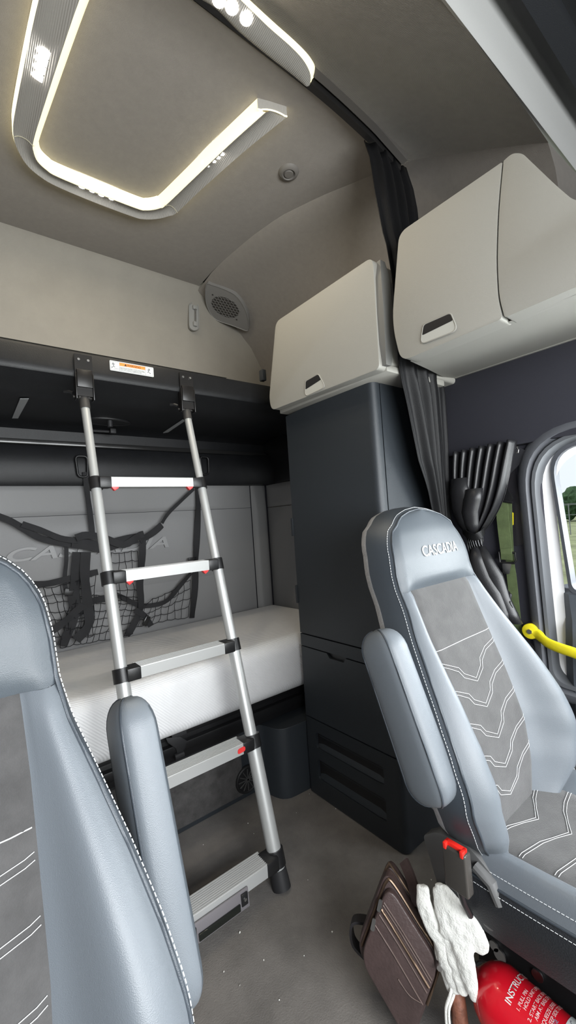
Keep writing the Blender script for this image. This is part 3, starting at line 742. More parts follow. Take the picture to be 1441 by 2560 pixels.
    def csl(pts, n=8):
        out = []
        for (x0, y0), (x1, y1) in zip(pts, pts[1:]):
            for k in range(n): t_ = k/n; out.append(CS(x0+(x1-x0)*t_, y0+(y1-y0)*t_)+V((0, 0, .0012)))
        out.append(CS(*pts[-1])+V((0, 0, .0012))); return out
    for yc in (.47, .40, .33, .26, .19, .12):
        for o_ in (0, .007):
            tube(b, csl([(max(-.152, min(.152, -.010+x)), yc+y-o_) for x, y in ((-.143, .049), (-.072, .033), (-.043+(.006 if o_ else 0), .019), (0, 0), (.042-(.006 if o_ else 0), .019), (.07, .034), (.106, .044), (.165, .052))]), .00065, 4)
    for yc in ():
        for o_ in (0, .009):
            tube(b, csl([(-.15, yc+.055-o_), (-.075, yc+.03-o_), (-.06, yc+.012-o_), (.012, yc-o_), (.055, yc+.035-o_), (.06, yc+.055-o_), (.10, yc+.07-o_), (.15, yc+.115-o_)]), .0009, 4)
    tag(link('embroidery', b, thread, cu, 0), kind='stuff')
    # base
    bm = NB(); box(bm, (CXX-.22, .0, .30), (CXX+.21, .56, .345), .01); link('seat_pan', bm, blackpl, R_)
    bm = NB(); box(bm, (CXX-.135, .02, .0), (CXX+.20, .58, .30), .015); link('pedestal', bm, mat('black_pedestal', (.008, .008, .009), .6), R_)
    return R_
SEAT = make_seat()
def children_rec(o):
    out = list(o.children)
    for c in o.children: out += children_rec(c)
    return out
PS = copy_tree(SEAT, None, V((-1.148, 0, 0)))
PS.name = 'passenger_seat'; PS['label'] = 'grey leather seat close at the left edge of the view, cropped by the frame'
# armrests folded up along the inner sides of both seats
def armrest(par, x, side, a, b, wx, wy):
    """side=+1: pad on the right of its seat"""
    ax = (a-b).normalized(); fw = V((1, 0, 0)).cross(ax)
    if fw.y > 0: fw = -fw
    L_ = (a-b).length
    rows = []; segs = 30
    for k in range(segs+1):
        t = .5-.5*cos(pi*k/segs); c = b.lerp(a, t)
        e = min(t, 1-t)*L_; 
        r = .05
        f = sqrt(max(0, 1-((r-e)/r)**2)) if e < r else 1
        ring = []
        for q in range(24):
            th = 2*pi*q/24; cx_, sy_ = cos(th), sin(th)
            px_ = abs(cx_)**.55*(1 if cx_ > 0 else -1)*wx; py_ = abs(sy_)**.6*(1 if sy_ > 0 else -1)*wy
            ring.append(c+V((px_*(.30+.70*f), 0, 0))+fw*py_*(.20+.80*f))
        rows.append(ring)
    rows = [[b-ax*.002+(p-b)*.4 for p in rows[0]]]+rows+[[a+ax*.002+(p-a)*.4 for p in rows[-1]]]
    bm = NB(); v = grid(bm, rows, wrap=True); fc(bm, v[0]); fc(bm, v[-1][::-1])
    o = link('armrest', bm, [leather, mat('headrest_armshade_leather', (.07, .08, .09))], par, 60)
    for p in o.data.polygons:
        if p.normal.x < -.62: p.material_index = 1  # left-facing side takes the darker leather: its shade painted in
    bm = NB()
    for q in (14, 22)[:0]:
        tube(bm, [r_[q]+(r_[q]-(b+a)/2).normalized()*.0 for r_ in rows[1:-1]], .0022, 6)
    for q in (15, 9, 21):
        tube(bm, [r_[q] for r_ in rows[1:-1]], .0022, 6)
    link('armrest_piping', bm, leatherd, o, 60)
    return o
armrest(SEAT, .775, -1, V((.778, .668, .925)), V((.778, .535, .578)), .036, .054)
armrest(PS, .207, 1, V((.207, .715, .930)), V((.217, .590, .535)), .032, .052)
# side shield, buckle, recliner of the driver seat
bm = NB()
sp_ = [onx(a, b, .845) for a, b in ((1057, 2088), (1090, 2080), (1165, 2110), (1200, 2150), (1240, 2200), (1262, 2260), (1262, 2330), (1225, 2330), (1190, 2290), (1110, 2250), (1090, 2200))]
prism(bm, rpoly(sp_, .01, 3), (.03, 0, 0), .004); link('side_shield', bm, mat('grey_satin_plastic', (.10, .10, .10), .38), SEAT)
bm = NB(); tube(bm, [onx(1190, 2165, .842), onx(1230, 2210, .838), onx(1250, 2262, .838)], [.012, .012, .010], 10); link('recline_bar', bm, mat('grey_lever', (.13, .13, .13), .35), SEAT)
# buckle
bu, bv = onx(1140, 2118, .80), onx(1150, 2225, .80)
ax_ = (bu-bv).normalized(); ux = V((0, -1, 0)); ux = (ux-ax_*ux.dot(ax_)).normalized()
bm = NB(); c = (bu+bv)/2; obox(bm, c+V((0, 0, 0)), V((1, 0, 0)), ux, ax_, (.012, .027, (bu-bv).length/2), .005, 3)
bk = link('belt_buckle', bm, mat('clear_dark_buckle', (.06, .055, .05), .2), SEAT, 40)
bm = NB(); obox(bm, bu+ax_*.002, V((1, 0, 0)), ux, ax_, (.006, .023, .005), .002); 
for s in (-1, 1): obox(bm, bu+ax_*.0+ux*.019*s-V((.004, 0, 0)), V((1, 0, 0)), ux, ax_, (.0095, .004, .007), .002)
link('release_button', bm, mat('bright_red', (.9, .03, .02), .3), bk)
bm = NB(); tube(bm, [bv, bv-ax_*.03+V((.01, 0, 0)), bv-ax_*.07+V((.03, 0, 0))], .007, 8); link('buckle_stalk', bm, blackpl, bk)
# recliner hinge on the outer side
bm = NB(); rc = onx(1395, 1905, 1.36)
prism(bm, [rc+V((0, .045*cos(a), .045*sin(a))) for a in [2*pi*k/24 for k in range(24)]], (.014, 0, 0)); link('recliner_disc', bm, mat('hinge_grey', (.07, .07, .07), .35, metal=.3), SEAT)
bm = NB(); tube(bm, [onx(a, b, 1.345) for a, b in ((1385, 1945), (1400, 1905), (1412, 1880), (1425, 1900), (1436, 1935))], .006, 8); link('recliner_lever', bm, mat('pale_lever', (.45, .45, .45), .4), SEAT)
for a, b, r in ((1237, 2363, .011), (1252, 2387, .014), (1346, 2437, .012)):
    bm = NB(); q = onx(a, b, .949); cyl(bm, q, q-V((.004, 0, 0)), r, 18); link('pedestal_bolt', bm, steel, SEAT)
# ================================================================== curtains
def slant(x, z): return .26*max(0, x-1.36)*max(0, min(1, (1.95-z)/.2))
def curtain_rows(nz, nx, fx0, fx1, fy, folds, amp, zt, zb, ph=0, wob=.3):
    rows = []
    for i in range(nz+1):
        t = i/nz; z = zt+(zb-zt)*t; r = []
        a, b, y0 = fx0(z), fx1(z), fy(z)
        for j in range(nx+1):
            u = j/nx; r.append((a+(b-a)*u, y0+slant(a+(b-a)*u, z)+amp(z)*(sin(2*pi*folds*u+ph+wob*sin(3*t+u*4)) + .35*sin(4.3*pi*folds*u+1+2*t)), z))
        rows.append(r)
    return rows
yT = [(.3, .885), (1.2, .88), (1.7, .850), (1.8, .838), (2.1, .832), (2.3, .86), (2.54, .93)]
cl = lambda pts: sorted([(q.z, q.x) for q in pts])
def cx(pts):
    out = []
    for a, b in pts:
        y = .88
        for _ in range(6): q = ony(a, b, y); y = interp(yT, q.z)+slant(q.x, q.z)
        out.append((q.z, q.x))
    return sorted(out)
L1 = cx([(927, 385), (940, 470), (962, 580), (985, 690), (1000, 905), (1022, 1000), (1052, 1150), (1090, 1290)]); R1 = cx([(1018, 398), (1035, 480), (1046, 560), (1060, 700), (1108, 935), (1128, 1130), (1143, 1290)])
L1 = [(.25, L1[0][1]+.06)]+L1; R1 = [(.25, 1.60)]+[(z, min(x, 1.572)) for z, x in R1]
rows = curtain_rows(60, 72, lambda z: interp(L1, z), lambda z: interp(R1, z), lambda z: interp(yT, z), 4.2, lambda z: .010 if z > 1.65 else .014, 2.545, .3)
bm = NB(); grid(bm, rows)
o = tag(link('track_curtain', bm, curtm, None, 70, mods=[SOL(.0025)]), 'long dark pleated curtain gathered behind the driver seat, hanging from the roof track', 'curtain')
# ---- short window curtain gathered with a tie band
WCU = empty('window_curtain', (1.56, .85, 1.1), 'black leatherette side window curtain gathered by a tie band', 'curtain')
def yx(a, b, x=1.56): return onx(a, b, x)
TOP = [(1136, 1132), (1152, 1118), (1180, 1122), (1215, 1118), (1232, 1110), (1262, 1108), (1290, 1100)]
SH = [  # (left px, right px) pairs at rows
 ((1133, 1135), (1291, 1101)), ((1133, 1180), (1281, 1150)), ((1136, 1230), (1268, 1215)), ((1140, 1275), (1252, 1265)), ((1152, 1310), (1228, 1308)), ((1163, 1330), (1209, 1330)), ((1167, 1350), (1207, 1350)), ((1172, 1372), (1212, 1372)), ((1180, 1410), (1238, 1405)), ((1190, 1450), (1258, 1440)), ((1205, 1490), (1275, 1480)), ((1225, 1530), (1290, 1515)), ((1255, 1568), (1298, 1552))]
rows = []; nx = 64
LL = spline([yx(*a) for a, b in SH], 5); RR = spline([yx(*b) for a, b in SH], 5)
for i, (a, b) in enumerate(zip(LL, RR)):
    t = i/(len(LL)-1); w = (b-a).length; r = []
    amp = .016 if t < .35 else (.016-.010*min(1, (t-.35)/.08) if t < .5 else min(.02, .006+.03*(t-.5)))
    folds = 7 if t < .5 else 7-4*min(1, (t-.5)*2.2)
    for j in range(nx+1):
        u = j/nx; p = a.lerp(b, u); e = abs(sin(pi*folds*u+.4*sin(3*t)))
        r.append(p+V((-amp*2*e+.01-.02*sin(pi*u)*sin(pi*min(1, t*1.6)), 0, .006*e if i == 0 else 0)))
    rows.append(r)
bm = NB(); grid(bm, rows); link('curtain_cloth', bm, glossblk, WCU, 70, mods=[SOL(.002)])
def flap(pl, wd, x0=1.53, nm='curtain_fold'):
    rows = []
    for (a, b), w in zip(pl, wd):
        c = yx(a, b, x0); rows.append([c+V((-.022*cos(th)*min(1, w/.03), w*sin(th), 0)) for th in [pi*(-.62+1.24*k/14) for k in range(15)]])
    bm = NB(); grid(bm, rows); link(nm, bm, glossblk, WCU, 70, mods=[SOL(.002)])
flap(((1150, 1196), (1150, 1230), (1156, 1270), (1166, 1305), (1178, 1335)), (.030, .038, .040, .032, .018), 1.53)
flap(((1187, 1222), (1182, 1250), (1176, 1280), (1180, 1310), (1186, 1338)), (.030, .034, .032, .026, .014), 1.52)
flap(((1205, 1365), (1215, 1400), (1228, 1440), (1240, 1490), (1262, 1530), (1278, 1556)), (.012, .028, .045, .050, .045, .040), 1.545)
flap(((1188, 1368), (1192, 1400), (1198, 1440), (1215, 1480), (1235, 1530), (1245, 1560)), (.012, .028, .045, .055, .055, .05), 1.53)
bm = NB()
pa = [yx(1158, 1326, 1.535), yx(1170, 1337, 1.50), yx(1188, 1343, 1.49), yx(1203, 1336, 1.50), yx(1211, 1326, 1.535)]
sweep(bm, spline(pa, 5), [(-.013, -.0015), (.013, -.0015), (.013, .0015), (-.013, .0015)], up=(0, 0, 1)); link('tie_band', bm, curtm, WCU, 40)
bm = NB(); q = yx(1292, 1118, 1.575); tube(bm, [q, q+V((0, -.006, -.01)), q+V((0, -.004, -.02)), q+V((0, .006, -.02))], .002, 6); cyl(bm, q, q+V((0.01, 0, 0)), .005, 10); link('curtain_hook', bm, steel, WCU)
# fold of trim material behind the curtain end
bm = NB(); prism(bm, [onx(a, b, 1.597) for a, b in ((1286, 1112), (1322, 1130), (1300, 1160), (1272, 1188))], (.004, 0, 0)); st('trim_10', bm, mat('pillar_flap', (.03, .03, .036), .7))
# ---- belt slot, seat belt
bm = NB(); prism(bm, rpoly([V((1.6145, y, z)) for y, z in ((.755, 1.36), (.680, 1.36), (.668, 1.055), (.735, 1.045))], .015, 4), (-.003, 0, 0)); st('trim_11', bm, mat('belt_slot', (.035, .033, .038), .22))
SB = empty('seat_belt', (1.6, .71, .65), 'green webbing seat belt hanging on the pillar beside the black curtain', 'seat belt')
def strap(bm, pts, w, t=.0012, side=None, mi=0):
    pts = [V(p) for p in pts]; A = []
    for i, p in enumerate(pts):
        d = side if side is not None else V((0, 1, 0)); d = V(d).normalized()
        tt = (pts[min(i+1, len(pts)-1)]-pts[max(0, i-1)]).normalized(); d = (d-tt*d.dot(tt)).normalized(); n = tt.cross(d)
        ww = (w[i] if isinstance(w, (list, tuple)) else w)/2
        A.append([p-d*ww-n*t, p+d*ww-n*t, p+d*ww+n*t, p-d*ww+n*t])
    v = grid(bm, A, mi=mi, wrap=True); fc(bm, v[0]); fc(bm, v[-1][::-1])
bx = 1.588
bm = NB(); strap(bm, spline([onx(a, b, bx) for a, b in ((1256, 1254), (1257, 1290), (1261, 1330), (1266, 1370), (1268, 1400))], 4), .043); wb = link('webbing', bm, greenweb, SB, 0)
bm = NB(); strap(bm, spline([onx(a, b, bx+.008) for a, b in ((1270, 1255), (1272, 1330), (1276, 1400), (1283, 1470), (1292, 1560), (1300, 1650), (1308, 1760))], 4), [.03]*10+[.034]*15); link('webbing', bm, greenweb, SB, 0)
bm = NB(); strap(bm, [onx(1266, 1372, bx-.006), onx(1267, 1385, bx-.012), onx(1268, 1399, bx-.006)], .040); link('webbing_loop', bm, greenweb, wb, 0)
bm = NB(); q = [onx(a, b, bx-.004) for a, b in ((1249, 1380), (1290, 1382), (1291, 1400), (1286, 1408), (1252, 1406))]
tube(bm, q, .0045, 8, closed=True); tn = link('tongue_frame', bm, blackpl, SB)
bm = NB(); prism(bm, rpoly([onx(a, b, bx-.006) for a, b in ((1256, 1408), (1280, 1408), (1274, 1436), (1258, 1434))], .006, 3), (.002, 0, 0)); link('metal_tongue', bm, steel, tn)
bm = NB(); prism(bm, rpoly([onx(a, b, 1.60) for a, b in ((1268, 1214), (1286, 1244), (1282, 1256), (1258, 1252), (1254, 1235))], .008, 3), (-.012, 0, 0)); tube(bm, [onx(1256, 1252, 1.585), onx(1282, 1256, 1.585)], .005, 8); link('belt_ring', bm, blackpl, SB)
bm = NB(); prism(bm, rpoly([onx(a, b, 1.603) for a, b in ((1272, 1281), (1285, 1281), (1285, 1313), (1274, 1313))], .004, 3), (-.003, 0, 0)); yt = link('yellow_tag', bm, yellow, SB)
bm = NB(); q = onx(1277, 1297, 1.5995); prism(bm, [q+V((0, .006*cos(a), .014*sin(a))) for a in [2*pi*k/14 for k in range(14)]], (-.0006, 0, 0)); link('tag_mark', bm, ink, yt)
# ---- yellow grab handle
GH = empty('grab_handle', (1.58, .6, .7), 'bright yellow grab handle bolted to the door pillar beside the driver seat', 'handle')
hp = spline([onx(1322, 1577, 1.585), onx(1345, 1586, 1.58), onx(1368, 1606, 1.56), onx(1400, 1620, 1.545), onx(1441, 1634, 1.535), onx(1500, 1660, 1.53), onx(1600, 1720, 1.53)], 5)
bm = NB(); sweep(bm, hp, ovl(.021, .012, 16), up=(0, 0, 1), scale=[1.0]*4+[.95]*4+[.85]*30); hb = link('grip', bm, yellow, GH, 60)
bm = NB(); q = onx(1325, 1579, 1.572)
prism(bm, [q+V((0, .027*cos(a), .027*sin(a))) for a in [2*pi*k/20 for k in range(20)]], (.02, 0, 0), .003); link('mounting_boss', bm, yellow, GH)
bm = NB(); cyl(bm, q-V((.004, 0, 0)), q+V((.002, 0, 0)), .009, 6); link('bolt', bm, steel, GH)
bm = NB(); prism(bm, rpoly([onx(a, b, 1.60) for a, b in ((1306, 1590), (1345, 1620), (1340, 1628), (1305, 1608))], .005, 3), (-.008, 0, 0)); link('base_gasket', bm, rubber, GH)
# ================================================================== roof lights
def fixture(nm, lab, outer, inner, zc, drop, par_split=None):
    pass
CL = empty('ceiling_light', (.56, 1.4, 2.6), 'U-shaped lit ceiling light with ribbed lens around the sleeper roof', 'ceiling light')
Z0 = 2.598
outer = [(.235, .90), (.213, 1.195), (.200, 1.50), (.203, 1.60), (.221, 1.66), (.255, 1.715), (.30, 1.747), (.36, 1.765), (.495, 1.772), (.655, 1.768), (.70, 1.758), (.748, 1.725), (.785, 1.68), (.806, 1.64), (.835, 1.475), (.885, 1.23), (.934, 1.035)]
inner = [(.355, .90), (.327, 1.114), (.297, 1.45), (.285, 1.60), (.287, 1.635), (.298, 1.665), (.325, 1.685), (.355, 1.694), (.495, 1.695), (.655, 1.690), (.685, 1.680), (.705, 1.662), (.718, 1.645), (.727, 1.625), (.762, 1.45), (.802, 1.24), (.838, 1.070)]
def ss(pts, n=5): return [(p.x, p.y) for p in spline([V((x, y, 0)) for x, y in pts], n)]
O_, I_ = ss(outer), ss(inner)
def chan(bm, O, I, a0, a1, dz, prof):
    rows = []
    for (xo, yo), (xi, yi) in zip(O[a0:a1], I[a0:a1]):
        rows.append([(xi+(xo-xi)*t, yi+(yo-yi)*t, Z0-d*dz) for t, d in prof])
    grid(bm, rows)
n_ = len(O_)
PA = [(.20, .92)]+[(.20+.80*k/12, .92+.08*cos(pi*(k/12-.5))-.42*sin(pi*k/12)) for k in range(0, 13)][1:]
cuts = [0, 19, 66, n_]
for a, b in ((0, 17), (16, 67), (66, n_)):
    bm = NB(); chan(bm, O_, I_, a, b, .040, [(.26, 1.0), (.30, .98), (.38, .82), (.5, .70), (.65, .66), (.8, .72), (.9, .86), (.97, 1.0)]); h_ = link('lens_cover', bm, lens, CL, 60)
for nmn, pr_, mt in (('inner_light_strip', [(0, 0), (.03, .5), (.10, .85), (.18, 1.), (.26, 1.0)], glow), ('outer_light_edge', [(.97, 1.0), (1.0, .8), (1.0, 0)], glow2)):
    bm = NB(); chan(bm, O_, I_, 0, n_, .040, pr_); link(nmn, bm, mt, CL, 60)
bm = NB(); e0, e1 = V((*I_[-1], Z0)), V((*O_[-1], Z0)); 
q_ = [e0.lerp(e1, k/12)+V((0, 0, -.040*(.9 if k in (0, 12) else .7+.3*abs(k/6-1)**2))) for k in range(13)]
grid(bm, [[p for p in q_], [V((p.x, p.y, Z0+.002)) for p in q_]]); ec = link('end_cap', bm, lens, CL, 60)
bm = NB(); tube(bm, q_, .0022, 6); link('end_rim', bm, glow2, ec, 60)
for k_ in (17, 66):
    bm = NB(); (xo, yo), (xi, yi) = O_[k_-1], I_[k_-1]
    tube(bm, [V((xi+(xo-xi)*t, yi+(yo-yi)*t, Z0-d*.040-.0008)) for t, d in [(.2, 1.0), (.30, .98), (.38, .82), (.5, .70), (.65, .66), (.8, .72), (.9, .86), (1.0, 1.0)]], .0012, 6); link('joint_line', bm, mat('lens_joint', (.6, .56, .42), .4), CL)
def leds(par, pts, rx, ry, z, rot=0):
    for a, b in pts:
        q = onz(a, b, z); bm = NB()
        u = V((cos(rot), sin(rot), 0)); w_ = V((-sin(rot), cos(rot), 0))
        prism(bm, [q+u*rx*cos(t)+w_*ry*sin(t) for t in [2*pi*k/20 for k in range(20)]], (0, 0, .002)); link('led', bm, ledm, par, 0)
zl_ = Z0-.0300
leds(CL, ((117, 137), (112, 157), (108, 177), (104, 198)), .026, .011, zl_, 0)
leds(CL, ((205, 466), (231, 476), (254, 486), (279, 495)), .013, .012, zl_-.002, .3)
leds(CL, ((551, 383), (541, 392), (530, 401), (514, 412)), .016, .008, zl_-.001, 0)
FL = empty('ceiling_light', (.5, .87, 2.6), 'oval lit ceiling light ahead of the curtain track at the top edge', 'ceiling light')
Zf = 2.572
def fz(a, b, z=Zf): q = onz(a, b, z); return (q.x, q.y)
fo = [(-.25, .82), (.2, .815), (.55, .822)]+[fz(*p) for p in ((648, 0), (700, 50), (750, 95), (778, 130), (790, 165), (786, 190), (776, 205), (766, 200))]
fi = [(-.25, .93), (.2, .925), (.50, .922)]+[fz(*p) for p in ((530, 10), (590, 70), (655, 125), (700, 160), (730, 182), (748, 195), (760, 202), (764, 201))]
FO, FI = ss(fo), ss(fi)
Z0s = Z0; Z0 = Zf+.016
def zf_(t, d): return d
for nmn, pr_, mt in (('lens_cover', [(0, .3), (.03, .9), (.15, 1.05), (.4, 1.1), (.62, 1.05), (.74, 1.0)], lens), ('light_strip', [(.74, 1.0), (.86, .8), (.95, .5), (1.0, .0)], glow), ):
    bm = NB(); rows = []
    for (xo, yo), (xi, yi) in zip(FO, FI): rows.append([(xi+(xo-xi)*t, yi+(yo-yi)*t, Z0-d*.030 - .0*(1-t)) for t, d in pr_])
    grid(bm, rows); link(nmn, bm, mt, FL, 60)
bm = NB(); tube(bm, [V((x, y, Z0-.008)) for x, y in FO], .0035, 6); tube(bm, [V((x, y, Z0-.012)) for x, y in FI], .002, 6); link('rim', bm, glow2, FL, 60)
leds(FL, ((548, 2), (580, 20), (616, 48)), .017, .017, Z0-.0335)
Z0 = Z0s
# ---- round roof cap, speaker, hook, switch
bm = NB(); q = onz(722, 430, 2.600)
prof = [(.042, 0.), (.036, -.010), (.026, -.012), (.022, -.005), (.019, -.006), (.017, -.012), (.0, -.013)]
grid(bm, [[q+V((r*cos(a), r*sin(a), z)) for r, z in prof] for a in [2*pi*k/32 for k in range(33)]])
tag(link('roof_cap', bm, mat('cap_taupe', (.20, .185, .17), .6), None, 60), 'small round grey cap on the sleeper ceiling', 'cap')
SPK = empty('speaker', (1.45, 2.2, 2.5), 'grey corner speaker with honeycomb grille above the upper bunk', 'speaker')
pA, pB, pC = hit(514, 716, .02), hit(622, 826, .02), hit(608, 758, .02)
sn = (pB-pA).cross(pC-pA).normalized()
if sn.dot(CAM-pA) < 0: sn = -sn
sp = lambda a, b, o=0.: onp(a, b, pA+sn*o, sn)
so = [sp(a, b, .012) for a, b in ((516, 711), (530, 712), (557, 721), (587, 736), (608, 762), (620, 793), (621, 826), (600, 821), (579, 813), (542, 800), (524, 779), (515, 751))]
bm = NB(); so_ = spline(so, 3, True); prism(bm, so_, -sn*.03); plate = link('speaker_plate', bm, mat('speaker_grey', (.27, .26, .25), .6, bump=.2, bscale=500), SPK, 40)
bm = NB(); tube(bm, so_, .0035, 6, closed=True); link('plate_rim', bm, mat('speaker_grey', (.3, .3, .3)), SPK, 60)
gc = sp(563.6, 768.6, .013)
gx = (sp(598, 778, .013)-gc); gy = (sp(560, 743, .013)-gc)
bm = NB(); ell = [gc+gx*cos(t)+gy*sin(t) for t in [2*pi*k/40 for k in range(40)]]; fc(bm, [bm.verts.new(p) for p in ell]); link('grille_backing', bm, mat('grille_dark', (.06, .055, .05), .7), SPK, 0)
bm = NB(); R0 = .0118
ux_ = gx.normalized(); uy_ = sn.cross(ux_)
rx_, ry_ = gx.length, gy.length
for i in range(-12, 13):
    for j in range(-12, 13):
        c_ = ux_*(R0*sqrt(3)*(i+.5*(j % 2)))+uy_*(R0*1.5*j)
        if (c_.dot(ux_)/rx_)**2+(c_.dot(uy_)/ry_)**2 > 1.02: continue
        hx = [gc+c_+(ux_*sin(pi*k/3)+uy_*cos(pi*k/3))*R0+sn*.001 for k in range(6)]
        tube(bm, hx, .0013, 4, closed=True)
link('honeycomb_grille', bm, mat('speaker_grey', (.3, .3, .3)), SPK, 0)
for a, b in ((532, 737), (592, 799)):
    bm = NB(); q = sp(a, b, .013); cyl(bm, q, q+sn*.0015, .005, 12); link('screw', bm, mat('grille_dark', (.06, .055, .05)), SPK)
# strap hook recess on the rear wall
HK = empty('coat_hook', (1.19, 2.29, 2.4), 'recessed oval strap hook with metal pin on the beige rear wall', 'hook')
yh = min(hit(485, 765).y, hit(485, 815).y)-.002
def hy(a, b, o=0.): return ony(a, b, yh-o)
c0_, c1_ = hy(485, 769), hy(486, 816)
bm = NB(); L_ = [hy(a, b) for a, b in ((473, 770), (474, 762), (481, 756), (489, 757), (495, 764), (497, 775), (497, 815), (494, 823), (486, 826), (478, 822), (474, 812))]
prism(bm, spline(L_, 3, True), (0, .012, 0)); hb_ = link('hook_plate', bm, greyplas, HK, 40)
bm = NB(); tube(bm, spline([p+V((0,-.001,0)) for p in L_], 3, True), .003, 6, closed=True); link('plate_rim', bm, greyplas, hb_, 60)
bm = NB(); cyl(bm, hy(489, 772, .012), hy(489, 804, .012), .004, 12); link('metal_pin', bm, steel, hb_)
bm = NB(); obox(bm, hy(487, 769, .006), (1, 0, 0), (0, 1, 0), (0, 0, 1), (.013, .009, .012), .004); link('pin_holder', bm, greyplas, hb_)
bm = NB(); obox(bm, hy(488, 810, .006), (1, 0, 0), (0, 1, 0), (0, 0, 1), (.012, .009, .014), .004); link('pin_holder', bm, greyplas, hb_)
# socket plate on the side wall
SW = empty('wall_socket', (1.675, 1.9, 2.3), 'small square plastic socket plate on the side wall behind the overhead cabinet', 'socket')
bm = NB(); prism(bm, rpoly([onx(a, b, 1.672) for a, b in ((693, 778), (722, 754), (731, 757), (733, 790), (700, 810), (693, 800))], .01, 4), (.01, 0, 0), .002); link('socket_plate', bm, greyplas, SW)
bm = NB(); q = onx(710, 781, 1.670); cyl(bm, q, q+V((-.006, 0, 0)), .013, 18); link('socket_hole', bm, mat('grille_dark', (.06, .055, .05)), SW)
bm = NB(); cyl(bm, q+V((-.006, 0, 0)), q+V((-.009, 0, 0)), .005, 12); link('socket_pin', bm, steel, SW)
# scuffs on the rear wall
# ================================================================== restraint net on the lower bunk
NT = empty('cargo_net', (.7, 2.25, .66), 'tangled black restraint net and straps hanging behind the lower mattress', 'net')
yn = 2.27
def ny(a, b, o=0.):
    q = ony(a, b, yn-o); q.z = max(q.z, .668); return q
def nstrap(px, w, o=0., nm='strap', sub=4, side=(1, 0, 0)):
    bm = NB(); pts = spline([ny(a, b, o) for a, b in px], sub); 
    A = []
    for i, p in enumerate(pts):
        tt = (pts[min(i+1, len(pts)-1)]-pts[max(0, i-1)]).normalized(); n = V((0, -1, 0)); n = (n-tt*n.dot(tt)).normalized(); d = tt.cross(n)
        n2 = (n+d*.35*sin(i*.9)).normalized(); d2 = tt.cross(n2)
        A.append([p-d2*w/2, p+d2*w/2, p+d2*w/2+n2*.002, p-d2*w/2+n2*.002])
    v = grid(bm, A, wrap=True); fc(bm, v[0]); fc(bm, v[-1][::-1]); return link(nm, bm, webm, NT, 40)
nstrap(((-6, 1290), (25, 1302), (60, 1322), (100, 1345), (150, 1357), (190, 1362)), .030, .02)
nstrap(((55, 1310), (100, 1325), (150, 1345), (195, 1352)), .028, .035)
nstrap(((180, 1356), (215, 1360), (255, 1368), (300, 1355), (345, 1345)), .055, .03)
nstrap(((190, 1345), (215, 1338), (260, 1345), (310, 1362), (345, 1340), (360, 1335)), .036, .05)
nstrap(((350, 1352), (385, 1330), (405, 1312)), .036, .035)
nstrap(((405, 1308), (420, 1285), (450, 1255), (485, 1222)), .018, .02)
nstrap(((214, 1180), (218, 1230), (226, 1290), (232, 1340)), .026, .0)
nstrap(((243, 1180), (248, 1240), (258, 1310), (265, 1345)), .020, .0)
nstrap(((497, 1170), (497, 1240), (494, 1320), (490, 1400), (488, 1470), (480, 1545)), .036, .0)
nstrap(((166, 1360), (166, 1400), (162, 1450), (168, 1490)), .018, .01)
nstrap(((357, 1345), (356, 1400), (350, 1460), (352, 1520), (330, 1570), (318, 1600)), .034, .03)
nstrap(((0, 1456), (50, 1460), (110, 1460), (160, 1450), (215, 1436), (245, 1430)), .030, .02)
nstrap(((85, 1580), (120, 1582), (160, 1555), (200, 1520), (240, 1500), (280, 1495)), .034, .03)
nstrap(((195, 1380), (190, 1440), (185, 1500), (200, 1540)), .05, .02)
nstrap(((215, 1380), (212, 1440), (218, 1500), (222, 1560), (190, 1600)), .045, .035)
nstrap(((185, 1540), (175, 1570), (155, 1615)), .045, .02)
nstrap(((275, 1480), (310, 1495), (345, 1512), (385, 1513), (420, 1500), (450, 1465), (478, 1432)), .024, .02)
nstrap(((338, 1525), (362, 1540), (378, 1565)), .03, .04)
bm = NB(); q = ny(366, 1552, .05); obox(bm, q, (1, 0, -.6), (0, 1, 0), (.6, 0, 1), (.012, .006, .026), .003); link('net_buckle', bm, mat('buckle_gloss', (.02, .02, .02), .15), NT)
bm = NB(); q = ny(481, 1397, .01); obox(bm, q, (1, 0, 0), (0, 1, 0), (0, 0, 1), (.026, .006, .008), .002); link('strap_slider', bm, blackpl, NT)
bm = NB(); q = ny(172, 1480, .02); obox(bm, q, (1, 0, -.3), (0, 1, 0), (.3, 0, 1), (.02, .006, .016), .003); link('net_buckle', bm, blackpl, NT)
def net(quad, nu, nv, sag=.01, seed=0):
    rnd = random.Random(seed); bm = NB(); P = {}
    a, b, c, d = quad
    for i in range(nu+1):
        for j in range(nv+1):
            u, v = i/nu, j/nv
            x = (a[0]*(1-u)+b[0]*u)*(1-v)+(d[0]*(1-u)+c[0]*u)*v; y = (a[1]*(1-u)+b[1]*u)*(1-v)+(d[1]*(1-u)+c[1]*u)*v
            y += 14*sin(pi*u)*(1-v) if quad is N1 else 0
            P[i, j] = ny(x+rnd.uniform(-3, 3), y+rnd.uniform(-3, 3), .01+rnd.uniform(0, .02))
    for i in range(nu+1):
        for j in range(nv+1):
            for di, dj in ((1, 0), (0, 1)):
                if (i+di, j+dj) in P:
                    p, q = P[i, j], P[i+di, j+dj]; m = p.lerp(q, .5)+V((rnd.uniform(-.003, .003), 0, -abs(q.x-p.x)*.1))
                    tube(bm, [p, m, q], .0016, 4, caps=False)
    tag(link('net_mesh', bm, cordm, NT, 0), kind='stuff')
N1 = ((40, 1466), (240, 1436), (232, 1590), (110, 1590)); net(N1, 9, 6, seed=1)
net(((262, 1385), (345, 1375), (352, 1500), (268, 1500)), 5, 5, seed=2)
net(((180, 1490), (352, 1490), (330, 1588), (150, 1618)), 11, 6, seed=3)
net(((350, 1515), (478, 1450), (472, 1540), (325, 1570)), 8, 4, seed=4)
